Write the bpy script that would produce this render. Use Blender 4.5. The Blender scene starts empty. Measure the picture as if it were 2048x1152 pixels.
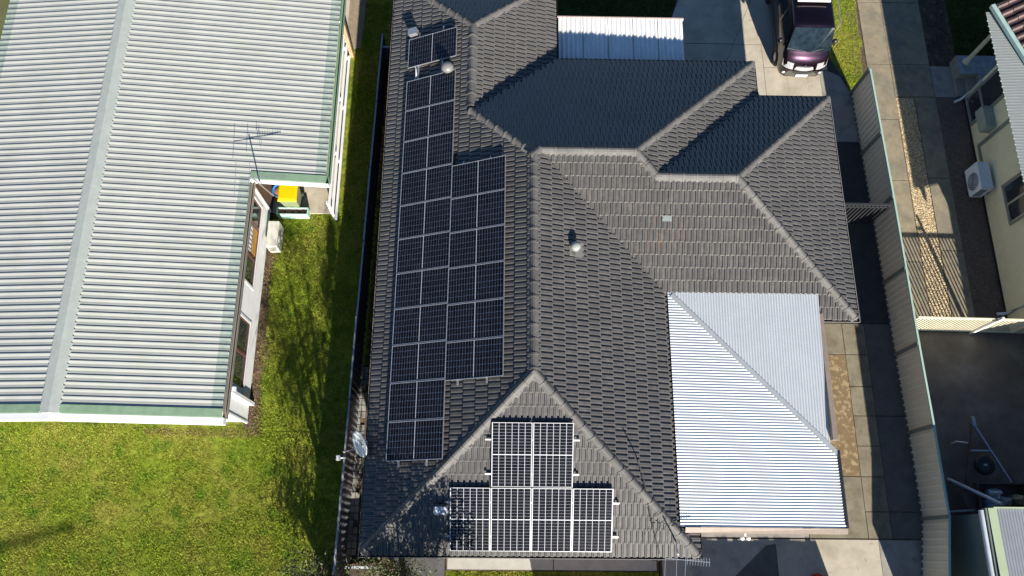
import bpy, math, random
import numpy as np
from mathutils import Vector, Matrix
random.seed(7); rng = np.random.default_rng(7)
scn = bpy.context.scene
COL = scn.collection
R = math.radians

# ------------------------------------------------------------------ camera, light, exposure
cd = bpy.data.cameras.new('camera'); cam = bpy.data.objects.new('camera', cd); COL.objects.link(cam)
cd.sensor_width = 36.0; cd.lens = 28.142; cd.clip_end = 1500; cd.clip_start = 0.1
cam.matrix_world = Matrix(((0.999818, -0.012425, -0.014499, 0), (0.00725, 0.949478, -0.313751, 0),
                           (0.017665, 0.313589, 0.949395, 24.05), (0, 0, 0, 1)))
scn.camera = cam
SUN_EL, SUN_AZ = 22.5, 164.7          # azimuth clockwise from +Y
w = bpy.data.worlds.new('World'); scn.world = w; w.use_nodes = True
nt = w.node_tree; bg = nt.nodes['Background']
sky = nt.nodes.new('ShaderNodeTexSky'); sky.sky_type = 'NISHITA'; sky.sun_disc = False
sky.sun_elevation = R(SUN_EL); sky.sun_rotation = R(SUN_AZ); sky.air_density = 1.0; sky.dust_density = 0.0; sky.ozone_density = 5.0
nt.links.new(sky.outputs[0], bg.inputs[0]); bg.inputs[1].default_value = 0.05
sd = bpy.data.lights.new('sun', 'SUN'); sd.energy = 5.0; sd.angle = R(0.5); sd.color = (1.0, 0.93, 0.82)
sun = bpy.data.objects.new('sun', sd); COL.objects.link(sun)
_s = Vector((math.sin(R(SUN_AZ)) * math.cos(R(SUN_EL)), math.cos(R(SUN_AZ)) * math.cos(R(SUN_EL)), math.sin(R(SUN_EL))))
sun.rotation_euler = _s.to_track_quat('Z', 'Y').to_euler(); sun.location = (20, -40, 30)
scn.view_settings.view_transform = 'Standard'; scn.view_settings.look = 'None'
scn.view_settings.exposure = 1.2; scn.view_settings.gamma = 1.0; scn.view_settings.use_curve_mapping = False
scn.cycles.max_bounces = 6; scn.cycles.diffuse_bounces = 3; scn.cycles.glossy_bounces = 3
scn.cycles.sample_clamp_indirect = 4.0

# ------------------------------------------------------------------ materials
MATS = {}
def mat(name, col, rough=0.6, metal=0.0, var=0.12, scale=3.0, col2=None, c2scale=1.0, c2lo=0.5, c2hi=0.65,
        bump=0.0, bscale=60.0, spec=0.5, island=0.0, coat=0.0, col3=None, c3scale=9.0, c3lo=0.58, c3hi=0.7, stretch=None):
    if name in MATS: return MATS[name]
    m = bpy.data.materials.new(name); m.use_nodes = True; MATS[name] = m
    t = m.node_tree; N = t.nodes; L = t.links; b = N['Principled BSDF']
    geo = N.new('ShaderNodeNewGeometry'); P = geo.outputs['Position']
    if stretch:
        mp = N.new('ShaderNodeMapping'); mp.inputs['Scale'].default_value = stretch; L.new(P, mp.inputs[0]); P = mp.outputs[0]
    def noise(s, d=4.0):
        n = N.new('ShaderNodeTexNoise'); n.inputs['Scale'].default_value = s; n.inputs['Detail'].default_value = d
        n.inputs['Roughness'].default_value = 0.62; L.new(P, n.inputs['Vector']); return n.outputs[0]
    def mix(fac, a, bb, blend='MIX'):
        x = N.new('ShaderNodeMix'); x.data_type = 'RGBA'; x.blend_type = blend
        if hasattr(fac, 'node'): L.new(fac, x.inputs[0])
        else: x.inputs[0].default_value = fac
        for s, v in ((6, a), (7, bb)):
            if hasattr(v, 'node'): L.new(v, x.inputs[s])
            else: x.inputs[s].default_value = (*v, 1)
        return x.outputs[2]
    def ramp(v, lo, hi, a=0.0, bb=1.0):
        r = N.new('ShaderNodeMapRange'); r.inputs[1].default_value = lo; r.inputs[2].default_value = hi
        r.inputs[3].default_value = a; r.inputs[4].default_value = bb; L.new(v, r.inputs[0]); return r.outputs[0]
    c = col
    if col2: c = mix(ramp(noise(c2scale, 6), c2lo, c2hi), c, col2)
    if col3: c = mix(ramp(noise(c3scale, 6), c3lo, c3hi), c, col3)
    if var:
        f = ramp(noise(scale), 0.3, 0.7, 1 - var, 1 + var)
        g = N.new('ShaderNodeCombineColor'); [L.new(f, g.inputs[i]) for i in range(3)]
        c = mix(1.0, c, g.outputs[0], 'MULTIPLY')
    if island:
        oi = N.new('ShaderNodeObjectInfo'); ad = N.new('ShaderNodeMath'); ad.operation = 'ADD'
        L.new(geo.outputs['Random Per Island'], ad.inputs[0]); L.new(oi.outputs['Random'], ad.inputs[1])
        fr = N.new('ShaderNodeMath'); fr.operation = 'FRACT'; L.new(ad.outputs[0], fr.inputs[0])
        f = ramp(fr.outputs[0], 0, 1, 1 - island, 1 + island)
        g = N.new('ShaderNodeCombineColor'); [L.new(f, g.inputs[i]) for i in range(3)]
        c = mix(1.0, c, g.outputs[0], 'MULTIPLY')
    if hasattr(c, 'node'): L.new(c, b.inputs['Base Color'])
    else: b.inputs['Base Color'].default_value = (*c, 1)
    b.inputs['Roughness'].default_value = rough; b.inputs['Metallic'].default_value = metal
    b.inputs['Specular IOR Level'].default_value = spec
    if coat: b.inputs['Coat Weight'].default_value = coat; b.inputs['Coat Roughness'].default_value = 0.04
    if bump:
        bp = N.new('ShaderNodeBump'); bp.inputs['Strength'].default_value = min(1, bump); bp.inputs['Distance'].default_value = 0.02
        L.new(noise(bscale, 5), bp.inputs['Height']); L.new(bp.outputs[0], b.inputs['Normal'])
    return m

def rust_near(m, c, sx, sy):
    t = m.node_tree; N = t.nodes; L = t.links; b = N['Principled BSDF']; src = b.inputs['Base Color'].links[0].from_socket
    g = N.new('ShaderNodeNewGeometry'); mp = N.new('ShaderNodeMapping'); mp.vector_type = 'POINT'
    mp.inputs['Location'].default_value = (-c[0] / sx, -c[1] / sy, 0); mp.inputs['Scale'].default_value = (1 / sx, 1 / sy, 0); L.new(g.outputs['Position'], mp.inputs[0])
    ln = N.new('ShaderNodeVectorMath'); ln.operation = 'LENGTH'; L.new(mp.outputs[0], ln.inputs[0])
    r1 = N.new('ShaderNodeMapRange'); r1.inputs[1].default_value = .3; r1.inputs[2].default_value = 1; r1.inputs[3].default_value = 1; r1.inputs[4].default_value = 0; L.new(ln.outputs['Value'], r1.inputs[0])
    mp2 = N.new('ShaderNodeMapping'); mp2.inputs['Scale'].default_value = (9, 1.6, 1); L.new(g.outputs['Position'], mp2.inputs[0])
    nz = N.new('ShaderNodeTexNoise'); nz.inputs['Scale'].default_value = 1.5; nz.inputs['Detail'].default_value = 4; L.new(mp2.outputs[0], nz.inputs['Vector'])
    r2 = N.new('ShaderNodeMapRange'); r2.inputs[1].default_value = .5; r2.inputs[2].default_value = .66; L.new(nz.outputs[0], r2.inputs[0])
    mu = N.new('ShaderNodeMath'); mu.operation = 'MULTIPLY'; L.new(r1.outputs[0], mu.inputs[0]); L.new(r2.outputs[0], mu.inputs[1])
    x = N.new('ShaderNodeMix'); x.data_type = 'RGBA'; L.new(mu.outputs[0], x.inputs[0]); L.new(src, x.inputs[6]); x.inputs[7].default_value = (.15, .092, .06, 1); L.new(x.outputs[2], b.inputs['Base Color'])

tile_m = mat('roof_tile_paint', (0.083, 0.080, 0.0775), 0.36, var=0.14, scale=1.3, island=0.08, spec=0.8, col2=(0.125, 0.116, 0.105), c2scale=6, c2lo=.5, c2hi=.75)
rust_near(tile_m, (4.5, 8.45), .75, .75)
edge_m = mat('worn_sunlit_edge', (0.135, 0.127, 0.117), 0.7, var=0.4, scale=18)  # worn tile noses, with the sun they catch also put into the colour
cap_m = mat('ridge_cap_paint', (0.098, 0.095, 0.092), 0.72, var=0.18, scale=4, island=0.14, col2=(0.14, 0.133, 0.122), c2scale=7, c2lo=.55, c2hi=.75)
mortar_m = mat('bedding_mortar', (0.115, 0.11, 0.1), 0.9, var=0.3, scale=14)
deck_m = mat('roof_underlay', (0.02, 0.02, 0.022), 0.9)
gut_m = mat('dark_gutter_paint', (0.03, 0.024, 0.022), 0.35, var=.2)
tan_m = mat('lit_tan_gutter_paint', (0.33, 0.27, 0.2), 0.55, var=.15, scale=6)  # tan west gutter, its sunlit look put into the colour
trim_m = mat('brown_trim_paint', (0.24, 0.19, 0.155), 0.5, var=.12, scale=5)
brick_m = mat('brick_wall_render', (0.22, 0.16, 0.12), 0.85, var=.2, scale=9)
zinc_m = mat('galvanised_sheet', (0.74, 0.775, 0.785), 0.45, metal=0.62, var=.04, scale=2, col2=(0.70, 0.74, 0.755), c2scale=2.5, c2lo=.5, c2hi=.8)
zinct_m = mat('galvanised_flashing', (0.58, 0.62, 0.62), 0.45, metal=0.6, var=.1, scale=5)
surf_m = mat('pale_roof_sheet', (0.465, 0.478, 0.44), 0.36, metal=0.25, var=.07, scale=1.1, col2=(0.43, 0.455, 0.385), c2scale=1.3, c2lo=.52, c2hi=.75, spec=.55)
ridge_m = mat('ridge_flashing_paint', (0.36, 0.395, 0.37), 0.5, var=.08, scale=5)
green_m = mat('green_flashing_paint', (0.2, 0.3, 0.2), 0.45, var=.12, scale=5)
lgreen_m = mat('weathered_green_sheet', (0.24, 0.285, 0.255), 0.45, var=.15, scale=5)
white_m = mat('white_weatherboard', (0.68, 0.69, 0.7), 0.5, var=.04, scale=4)
cream_m = mat('cream_wall_render', (0.78, 0.70, 0.46), 0.7, var=.05, scale=3, bump=.1, bscale=200)
sage_m = mat('sage_trim_paint', (0.2, 0.23, 0.19), 0.5, var=.1)
alu_m = mat('anodised_aluminium', (0.48, 0.49, 0.51), 0.34, metal=0.7, var=.03)
steel_m = mat('galvanised_steel', (0.45, 0.47, 0.5), 0.4, metal=0.7, var=.1, scale=10)
cell_m = mat('solar_cell', (0.005, 0.0055, 0.009), 0.2, var=.3, scale=1.2, island=.4, spec=.2)
back_m = mat('panel_backsheet', (0.52, 0.54, 0.58), 0.4, var=0)
glassd_m = mat('window_glass', (0.03, 0.035, 0.04), 0.06, var=.3, scale=2, spec=.8)
frame_m = mat('maroon_window_frame', (0.1, 0.045, 0.04), 0.4)
colb_m = mat('fence_sheet_cream', (0.70, 0.67, 0.54), 0.5, var=.05, scale=1.5)
colp_m = mat('fence_post_green', (0.17, 0.2, 0.175), 0.5, var=.06)
colr_m = mat('fence_rail_green', (0.36, 0.5, 0.42), 0.4, var=.06)
fl_m = mat('fence_sheet_grey', (0.085, 0.09, 0.1), 0.45, var=.08)
conc_m = mat('concrete', (0.47, 0.42, 0.335), 0.9, var=.13, scale=1.6, col2=(0.36, 0.315, 0.24), c2scale=.9, c2lo=.48, c2hi=.68, col3=(0.24, 0.215, 0.17), c3scale=5, c3lo=.6, c3hi=.78, bump=.25, bscale=90)
conc2_m = mat('weathered_concrete', (0.22, 0.195, 0.135), 0.92, var=.18, scale=2.5, col2=(0.15, 0.125, 0.08), c2scale=2, c2lo=.45, c2hi=.66, bump=.3, bscale=80)
concg_m = mat('grey_concrete', (0.30, 0.285, 0.25), 0.9, var=.15, scale=2.0, col2=(0.21, 0.205, 0.18), c2scale=2.2, bump=.2, bscale=80)
concl_m = mat('pale_concrete', (0.42, 0.42, 0.38), 0.85, var=.1, scale=3, bump=.2)
asph_m = mat('dark_bitumen', (0.05, 0.05, 0.052), 0.9, var=.2, scale=2, bump=.4, bscale=150)
aggr_m = mat('brown_aggregate', (0.15, 0.115, 0.09), 0.95, var=.35, scale=40, col2=(0.09, 0.07, 0.06), c2scale=25, bump=.6, bscale=70)
soil_m = mat('soil', (0.085, 0.06, 0.042), 0.95, var=.3, scale=6, col2=(0.16, 0.11, 0.07), c2scale=4, bump=.5)
lawn_m = mat('lawn_turf', (0.15, 0.20, 0.02), 0.95, var=.3, scale=9, col2=(0.21, 0.21, 0.036), c2scale=.55, c2lo=.42, c2hi=.62, col3=(0.075, 0.125, 0.012), c3scale=1.6, c3lo=.52, c3hi=.68, spec=.1)
blade_m = mat('grass_blade', (0.29, 0.36, 0.035), 0.7, var=.2, scale=6, col2=(0.37, 0.36, 0.07), c2scale=.55, c2lo=.42, c2hi=.66, col3=(0.19, 0.31, 0.025), c3scale=1.6, c3lo=.52, c3hi=.68, island=.22, spec=.2)
dlawn_m = mat('shaded_turf', (0.045, 0.065, 0.018), 0.95, var=.35, scale=8, spec=.1)  # darker copy of the turf, shade put into its colour
thatch_m = mat('dry_grass', (0.27, 0.19, 0.1), 0.9, var=.3, scale=15, island=.35)
leaf_m = mat('leaf', (0.055, 0.075, 0.02), 0.6, var=.3, scale=5, island=.45)
bark_m = mat('bark', (0.16, 0.12, 0.085), 0.9, var=.3, scale=12)
poly_m = mat('polycarbonate_sheet', (0.78, 0.79, 0.78), 0.35, var=.1, scale=4, col2=(0.6, 0.61, 0.6), c2scale=3, c2lo=.55, c2hi=.75, stretch=(3, .5, 1))
black_m = mat('black_rubber', (0.015, 0.015, 0.016), 0.6, var=.2)
blackm_m = mat('black_metal', (0.03, 0.032, 0.035), 0.4, var=.1)
grey_m = mat('grey_plastic', (0.17, 0.167, 0.165), 0.4, var=.08)
acw_m = mat('beige_casing', (0.60, 0.59, 0.53), 0.45, var=.05)
acb_m = mat('white_casing', (0.68, 0.72, 0.76), 0.45, var=.05)
grille_m = mat('grille_dark', (0.06, 0.065, 0.07), 0.5, var=.1)
yellow_m = mat('yellow_plastic', (0.75, 0.46, 0.0), 0.42, var=.04)
bing_m = mat('green_grey_plastic', (0.2, 0.235, 0.13), 0.5, var=.08)
blue_m = mat('blue_plastic', (0.03, 0.2, 0.55), 0.45, var=.1)
brown_m = mat('brown_cloth', (0.28, 0.15, 0.09), 0.8, var=.2)
aqua_m = mat('aqua_paint', (0.42, 0.66, 0.56), 0.5, var=.1)
pot_m = mat('pot_soil', (0.13, 0.08, 0.07), 0.9, var=.35, scale=20)
tilerb_m = mat('red_brown_tile', (0.075, 0.042, 0.038), 0.5, var=.3, scale=4, island=.25)
bluet_m = mat('porch_tile', (0.26, 0.3, 0.36), 0.5, var=.12, scale=6, island=.12)
car_m = mat('aubergine_car_paint', (0.016, 0.006, 0.0145), 0.3, metal=.85, var=0, coat=1.0)
rustb_m = mat('brown_steel', (0.10, 0.065, 0.05), 0.6, var=.25, scale=5)
red_m = mat('red_plastic', (0.4, 0.02, 0.02), 0.5)
chrome_m = mat('chrome', (0.8, 0.8, 0.8), 0.12, metal=1.0, var=0)
lens_m = mat('lamp_lens', (0.45, 0.46, 0.48), 0.15, metal=.4, var=.3, scale=30)
lowb_m = mat('bumper_grey_paint', (0.10, 0.095, 0.088), 0.3, metal=.4, var=0, coat=.6)
wglass_m = mat('windscreen_glass', (0.010, 0.017, 0.024), 0.05, var=.6, scale=5, spec=.3)
steelb_m = mat('pale_dish_paint', (0.68, 0.72, 0.75), 0.45, var=.15, scale=5)
peb_m = mat('pebble', (0.50, 0.40, 0.25), 0.8, var=.15, scale=8, island=.5)
pebb_m = mat('bed_of_pebbles', (0.26, 0.19, 0.11), 0.95, var=.4, scale=40, bump=.6, bscale=60)

# ------------------------------------------------------------------ helpers
def tag(o, label=None, cat=None, group=None, kind=None):
    if label: o['label'] = label
    if cat: o['category'] = cat
    if group: o['group'] = group
    if kind: o['kind'] = kind
    return o
def thing(name, label, cat, loc=(0, 0, 0), group=None):
    o = bpy.data.objects.new(name, None); COL.objects.link(o); o.location = loc; o.empty_display_size = .2
    o['_o'] = list(loc)
    return tag(o, label, cat, group)
def link(name, me, parent=None, label=None):
    o = bpy.data.objects.new(name, me); COL.objects.link(o)
    if parent: o.parent = parent
    if label: o['label'] = label
    return o
def origin(o):
    v = Vector((0, 0, 0))
    while o is not None:
        v += Vector(o.location); o = o.parent
    return v

class MB:
    def __init__(s): s.v = []; s.f = []; s.sm = []
    def add(s, vs, fs, smooth=False):
        b = len(s.v); s.v += [tuple(map(float, p)) for p in vs]
        s.f += [tuple(b + i for i in f) for f in fs]; s.sm += [smooth] * len(fs); return s
    def box(s, x0, x1, y0, y1, z0, z1):
        vs = [(x0, y0, z0), (x1, y0, z0), (x1, y1, z0), (x0, y1, z0), (x0, y0, z1), (x1, y0, z1), (x1, y1, z1), (x0, y1, z1)]
        return s.add(vs, [(0, 3, 2, 1), (4, 5, 6, 7), (0, 1, 5, 4), (1, 2, 6, 5), (2, 3, 7, 6), (3, 0, 4, 7)])
    def obox(s, p, q, wdt, h, up=(0, 0, 1)):
        """bar from p to q, section wdt across x h along up, centred"""
        p = Vector(p); q = Vector(q); d = (q - p).normalized(); u = Vector(up)
        sd_ = d.cross(u)
        if sd_.length < 1e-4: sd_ = d.cross(Vector((1, 0, 0)))
        sd_.normalize(); u = sd_.cross(d).normalized()
        vs = []
        for e in (p, q):
            for a, b in ((-1, -1), (1, -1), (1, 1), (-1, 1)): vs.append(e + sd_ * (a * wdt / 2) + u * (b * h / 2))
        return s.add(vs, [(0, 1, 2, 3), (7, 6, 5, 4), (0, 4, 5, 1), (1, 5, 6, 2), (2, 6, 7, 3), (3, 7, 4, 0)])
    def tube(s, pts, r, n=8, caps=True):
        pts = [Vector(p) for p in pts]; m = len(pts); rr = r if isinstance(r, (list, tuple)) else [r] * m; vs = []
        for i, p in enumerate(pts):
            d = (pts[min(i + 1, m - 1)] - pts[max(i - 1, 0)]).normalized()
            a = d.cross(Vector((0, 0, 1)))
            if a.length < 1e-3: a = d.cross(Vector((1, 0, 0)))
            a.normalize(); b = d.cross(a)
            vs += [p + (a * math.cos(2 * math.pi * k / n) + b * math.sin(2 * math.pi * k / n)) * rr[i] for k in range(n)]
        fs = [(i * n + k, (i + 1) * n + k, (i + 1) * n + (k + 1) % n, i * n + (k + 1) % n) for i in range(m - 1) for k in range(n)]
        s.add(vs, fs, True)
        if caps: s.add(vs[:n], [tuple(range(n))]); s.add(vs[-n:], [tuple(reversed(range(n)))])
        return s
    def lathe(s, c, prof, n=20, axis='z'):
        vs = []; c = Vector(c)
        for r, h in prof:
            for k in range(n):
                a = 2 * math.pi * k / n; ca, sa = r * math.cos(a), r * math.sin(a)
                vs.append(c + Vector({'z': (ca, sa, h), 'x': (h, ca, sa), 'y': (ca, h, sa)}[axis]))
        m = len(prof)
        return s.add(vs, [(i * n + k, i * n + (k + 1) % n, (i + 1) * n + (k + 1) % n, (i + 1) * n + k) for i in range(m - 1) for k in range(n)], True)
    def prism(s, poly, z0, z1):
        n = len(poly); vs = [(x, y, z0) for x, y in poly] + [(x, y, z1) for x, y in poly]
        return s.add(vs, [tuple(reversed(range(n))), tuple(range(n, 2 * n))] + [(i, (i + 1) % n, n + (i + 1) % n, n + i) for i in range(n)])
    def quad(s, a, b, c, d): return s.add([a, b, c, d], [(0, 1, 2, 3)])
    def xf(s, M):
        s.v = [tuple(M @ Vector(p)) for p in s.v]; return s
    def mesh(s, name, m, org=(0, 0, 0)):
        me = bpy.data.meshes.new(name)
        ox, oy, oz = org
        me.from_pydata([(x - ox, y - oy, z - oz) for x, y, z in s.v], [], s.f)
        me.polygons.foreach_set('use_smooth', s.sm); me.materials.append(m); me.update(); return me
    def build(s, name, m, parent=None, label=None, bevel=0):
        o = link(name, s.mesh(name, m, origin(parent) if parent else (0, 0, 0)), parent, label)
        if bevel:
            b = o.modifiers.new('bevel', 'BEVEL'); b.width = bevel; b.segments = 2; b.limit_method = 'ANGLE'
        return o

def instance(name, me, parent, Mx, label=None):
    o = bpy.data.objects.new(name, me); COL.objects.link(o)
    o.parent = parent; o.matrix_local = Matrix.Translation(-origin(parent)) @ Mx
    return o
def copy_tree(o, parent=None):
    c = o.copy(); COL.objects.link(c)
    if parent: c.parent = parent
    for ch in list(o.children): copy_tree(ch, c)
    return c
ORD = ['first', 'second', 'third', 'fourth', 'fifth', 'sixth', 'seventh', 'eighth', 'ninth', 'tenth', 'eleventh', 'twelfth']
def structure(name, mb, m):
    return tag(mb.build(name, m), kind='structure')
def numgrid(name, X, Y, Z, m):
    """grid mesh from 2D arrays"""
    h, wd = X.shape; me = bpy.data.meshes.new(name)
    co = np.stack([X, Y, Z], -1).reshape(-1, 3).astype(np.float32)
    i = np.arange(h * wd).reshape(h, wd)
    f = np.stack([i[:-1, :-1], i[:-1, 1:], i[1:, 1:], i[1:, :-1]], -1).reshape(-1, 4)
    me.vertices.add(len(co)); me.vertices.foreach_set('co', co.ravel())
    me.loops.add(f.size); me.loops.foreach_set('vertex_index', f.ravel().astype(np.int32))
    me.polygons.add(len(f)); me.polygons.foreach_set('loop_start', np.arange(0, f.size, 4, dtype=np.int32))
    me.polygons.foreach_set('loop_total', np.full(len(f), 4, np.int32)); me.polygons.foreach_set('use_smooth', np.ones(len(f), bool))
    me.update(); me.validate(); me.materials.append(m); return me
def tris(name, co, m):
    """separate triangles: co (n,3,3)"""
    n = len(co); me = bpy.data.meshes.new(name)
    me.vertices.add(n * 3); me.vertices.foreach_set('co', co.astype(np.float32).ravel())
    me.loops.add(n * 3); me.loops.foreach_set('vertex_index', np.arange(n * 3, dtype=np.int32))
    me.polygons.add(n); me.polygons.foreach_set('loop_start', np.arange(0, n * 3, 3, dtype=np.int32))
    me.polygons.foreach_set('loop_total', np.full(n, 3, np.int32)); me.update(); me.materials.append(m); return me
def vnoise(x, y, s, seed=0):
    """smooth value noise, numpy"""
    r = np.random.default_rng(seed).random((64, 64)); x = x * s; y = y * s
    xi = np.floor(x).astype(int); yi = np.floor(y).astype(int); fx = x - xi; fy = y - yi
    fx = fx * fx * (3 - 2 * fx); fy = fy * fy * (3 - 2 * fy)
    g = lambda a, b: r[a % 64, b % 64]
    return (g(xi, yi) * (1 - fx) + g(xi + 1, yi) * fx) * (1 - fy) + (g(xi, yi + 1) * (1 - fx) + g(xi + 1, yi + 1) * fx) * fy
def in_poly(x, y, poly):
    c = np.zeros(x.shape, bool); n = len(poly)
    for i in range(n):
        x1, y1 = poly[i]; x2, y2 = poly[(i + 1) % n]
        k = (y1 > y) != (y2 > y)
        with np.errstate(divide='ignore', invalid='ignore'):
            c ^= k & (x < (x2 - x1) * (y - y1) / (y2 - y1 + 1e-12) + x1)
    return c
def blades(name, poly, n, m, hmin=.02, hmax=.045, wd=.010, z=0.0, dens=None):
    xs, ys = zip(*poly); out = []; got = 0
    x = rng.uniform(min(xs), max(xs), n * 3); y = rng.uniform(min(ys), max(ys), n * 3)
    k = in_poly(x, y, poly)
    if dens is not None: k &= rng.random(len(x)) < dens(x, y)
    x = x[k][:n]; y = y[k][:n]; n = len(x)
    a = rng.uniform(0, 2 * np.pi, n); h = rng.uniform(hmin, hmax, n) * (.6 + .8 * vnoise(x, y, 4, 3)); ww = rng.uniform(.6, 1.4, n) * wd
    lx = rng.normal(0, .6, n) * h; ly = rng.normal(0, .6, n) * h; zz = z if np.isscalar(z) else z(x, y)
    zz = np.broadcast_to(zz, x.shape)
    p0 = np.stack([x - np.cos(a) * ww, y - np.sin(a) * ww, zz - .005], -1); p1 = np.stack([x + np.cos(a) * ww, y + np.sin(a) * ww, zz - .005], -1)
    p2 = np.stack([x + lx, y + ly, zz + h], -1)
    o = link(name, tris(name, np.stack([p0, p1, p2], 1), m)); return tag(o, kind='stuff')

# ------------------------------------------------------------------ ground
MB_ = MB
structure('ground', MB().quad((-300, -300, -.06), (300, -300, -.06), (300, 300, -.06), (-300, 300, -.06)), mat('dry_ground', (0.1, 0.11, 0.04), .95, var=.3, scale=.5))

def lawn(name, poly, step, m, seed, amp=.05):
    xs, ys = zip(*poly); nx = int((max(xs) - min(xs)) / step) + 2; ny = int((max(ys) - min(ys)) / step) + 2
    X, Y = np.meshgrid(np.linspace(min(xs), max(xs), nx), np.linspace(min(ys), max(ys), ny))
    Z = amp * (.35 * vnoise(X, Y, 1.1, seed) + .45 * vnoise(X, Y, 6, seed + 1) + .5 * vnoise(X, Y, 15, seed + 2)) - .035
    o = link(name, numgrid(name, X, Y, Z, m)); return tag(o, kind='structure')
lawn('lawn', [(-19, -4), (-4.2, -4), (-4.2, 3.7), (-19, 3.7)], .05, lawn_m, 1)
lawn('lawn', [(-7.4, 3.7), (-4.0, 3.7), (-4.0, 20.5), (-7.4, 20.5)], .05, lawn_m, 4)
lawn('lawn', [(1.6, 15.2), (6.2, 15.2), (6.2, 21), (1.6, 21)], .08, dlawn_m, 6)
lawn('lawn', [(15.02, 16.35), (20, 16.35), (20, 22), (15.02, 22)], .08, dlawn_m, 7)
lawn('lawn', [(-1.45, -4), (4.6, -4), (4.6, -.5), (-1.45, -.5)], .05, lawn_m, 8)
lawn('lawn', [(11.2, 15.05), (12.74, 15.05), (12.74, 21.5), (11.2, 21.5)], .05, lawn_m, 9)
strip_ok = lambda x, y: np.clip(1 - .9 * np.exp(-((x + 7.45) / .18) ** 2) * (y > 3.6), 0, 1)
blades('grass', [(-18, -1.4), (-4.3, -1.4), (-4.3, 3.35), (-7.3, 3.35), (-7.3, 3.5), (-18, 3.5)], 260000, blade_m)
blades('grass', [(-7.35, 3.4), (-4.25, 3.4), (-4.05, 16.5), (-4.1, 18.6), (-4.9, 18.6), (-5.2, 10.4), (-7.35, 10.3)], 120000, blade_m, dens=strip_ok)
blades('grass', [(12.0, 15.2), (12.55, 15.0), (12.72, 19.3), (11.35, 19.3), (11.62, 17), (11.95, 15.8)], 26000, blade_m)
blades('grass', [(-1.4, -1.0), (4.5, -1.0), (4.5, -.53), (-1.4, -.53)], 14000, blade_m)
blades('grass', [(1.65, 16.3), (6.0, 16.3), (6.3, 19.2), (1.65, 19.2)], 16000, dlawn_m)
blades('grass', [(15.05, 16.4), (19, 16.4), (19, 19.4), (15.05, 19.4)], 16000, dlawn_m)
edge = [(-7.5, 3.3), (-7.05, 3.2), (-7.2, 5.1), (-6.98, 5.6), (-7.22, 6.4), (-7.25, 8.2), (-7.05, 9.2), (-7.5, 9.4)]
blades('dry_grass', edge, 5200, thatch_m, .02, .06, .012)
blades('dry_grass', [(-10.5, 3.25), (-7.3, 3.15), (-7.3, 3.42), (-10.5, 3.42)], 1600, thatch_m, .02, .05, .012)
structure('garden_edge', MB().prism([(-7.6, 3.45), (-7.2, 3.4), (-7.25, 9.9), (-7.6, 9.9)], -.03, .012), soil_m)
structure('soil_strip', MB().prism([(-4.2, -4), (-3.0, -4), (-3.0, 18), (-4.0, 18)], -.055, .0), soil_m)
structure('side_path', MB().prism([(-5.8, 16.7), (-4.98, 16.7), (-4.82, 21.5), (-5.8, 21.5)], -.03, .035), mat('tan_path', (0.27, 0.22, 0.15), .9, var=.2, scale=6, bump=.3))

def slabs(name, base_poly, base_m, polys, z=.03, gap=.012, label=None):
    b = structure(name, MB().prism(base_poly, -.05, z - .02), base_m)
    for p, m in polys:
        cx = sum(q[0] for q in p) / len(p); cy = sum(q[1] for q in p) / len(p)
        q2 = []
        for x, y in p:
            d = math.hypot(x - cx, y - cy); k = max(0, 1 - gap * 1.2 / max(d, .05)); q2.append((cx + (x - cx) * k, cy + (y - cy) * k))
        MB().prism(q2, -.04, z + random.uniform(-.003, .003)).build('slab', m, b)
    return b
rect = lambda x0, x1, y0, y1: [(x0, y0), (x1, y0), (x1, y1), (x0, y1)]
# driveway behind the house (top of the picture)
slabs('driveway', [(5.6, 13.2), (12.2, 13.2), (12.0, 15.6), (11.35, 16.9), (11.35, 22), (6.9, 22), (6.0, 18.2), (5.6, 16)], asph_m, [
    ([(5.6, 13.3), (9.12, 13.3), (9.12, 17.12), (8.13, 17.12), (7.3, 15.1), (5.6, 15.1)], conc_m),
    ([(5.6, 15.1), (7.3, 15.1), (8.13, 17.12), (5.75, 17.12)], conc_m),
    ([(5.75, 17.12), (8.13, 17.12), (9.35, 20.1), (9.35, 22), (7.3, 22), (6.0, 18.2)], conc_m),
    ([(8.13, 17.12), (9.12, 17.12), (9.35, 20.1)], conc_m),
    (rect(9.12, 9.9, 13.3, 16.2), conc_m), (rect(9.12, 9.9, 16.2, 22), conc_m),
    (rect(9.9, 10.62, 13.3, 17.6), conc_m), (rect(9.9, 10.62, 17.6, 22), conc_m),
    (rect(10.62, 11.06, 13.3, 22), conc_m),
    ([(11.06, 13.3), (12.1, 13.3), (12.08, 15.2), (11.75, 15.9), (11.35, 16.1), (11.06, 16.1)], concg_m),
    ([(11.06, 16.1), (11.35, 16.1), (11.4, 19), (11.35, 22), (11.06, 22)], conc_m)])
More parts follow.
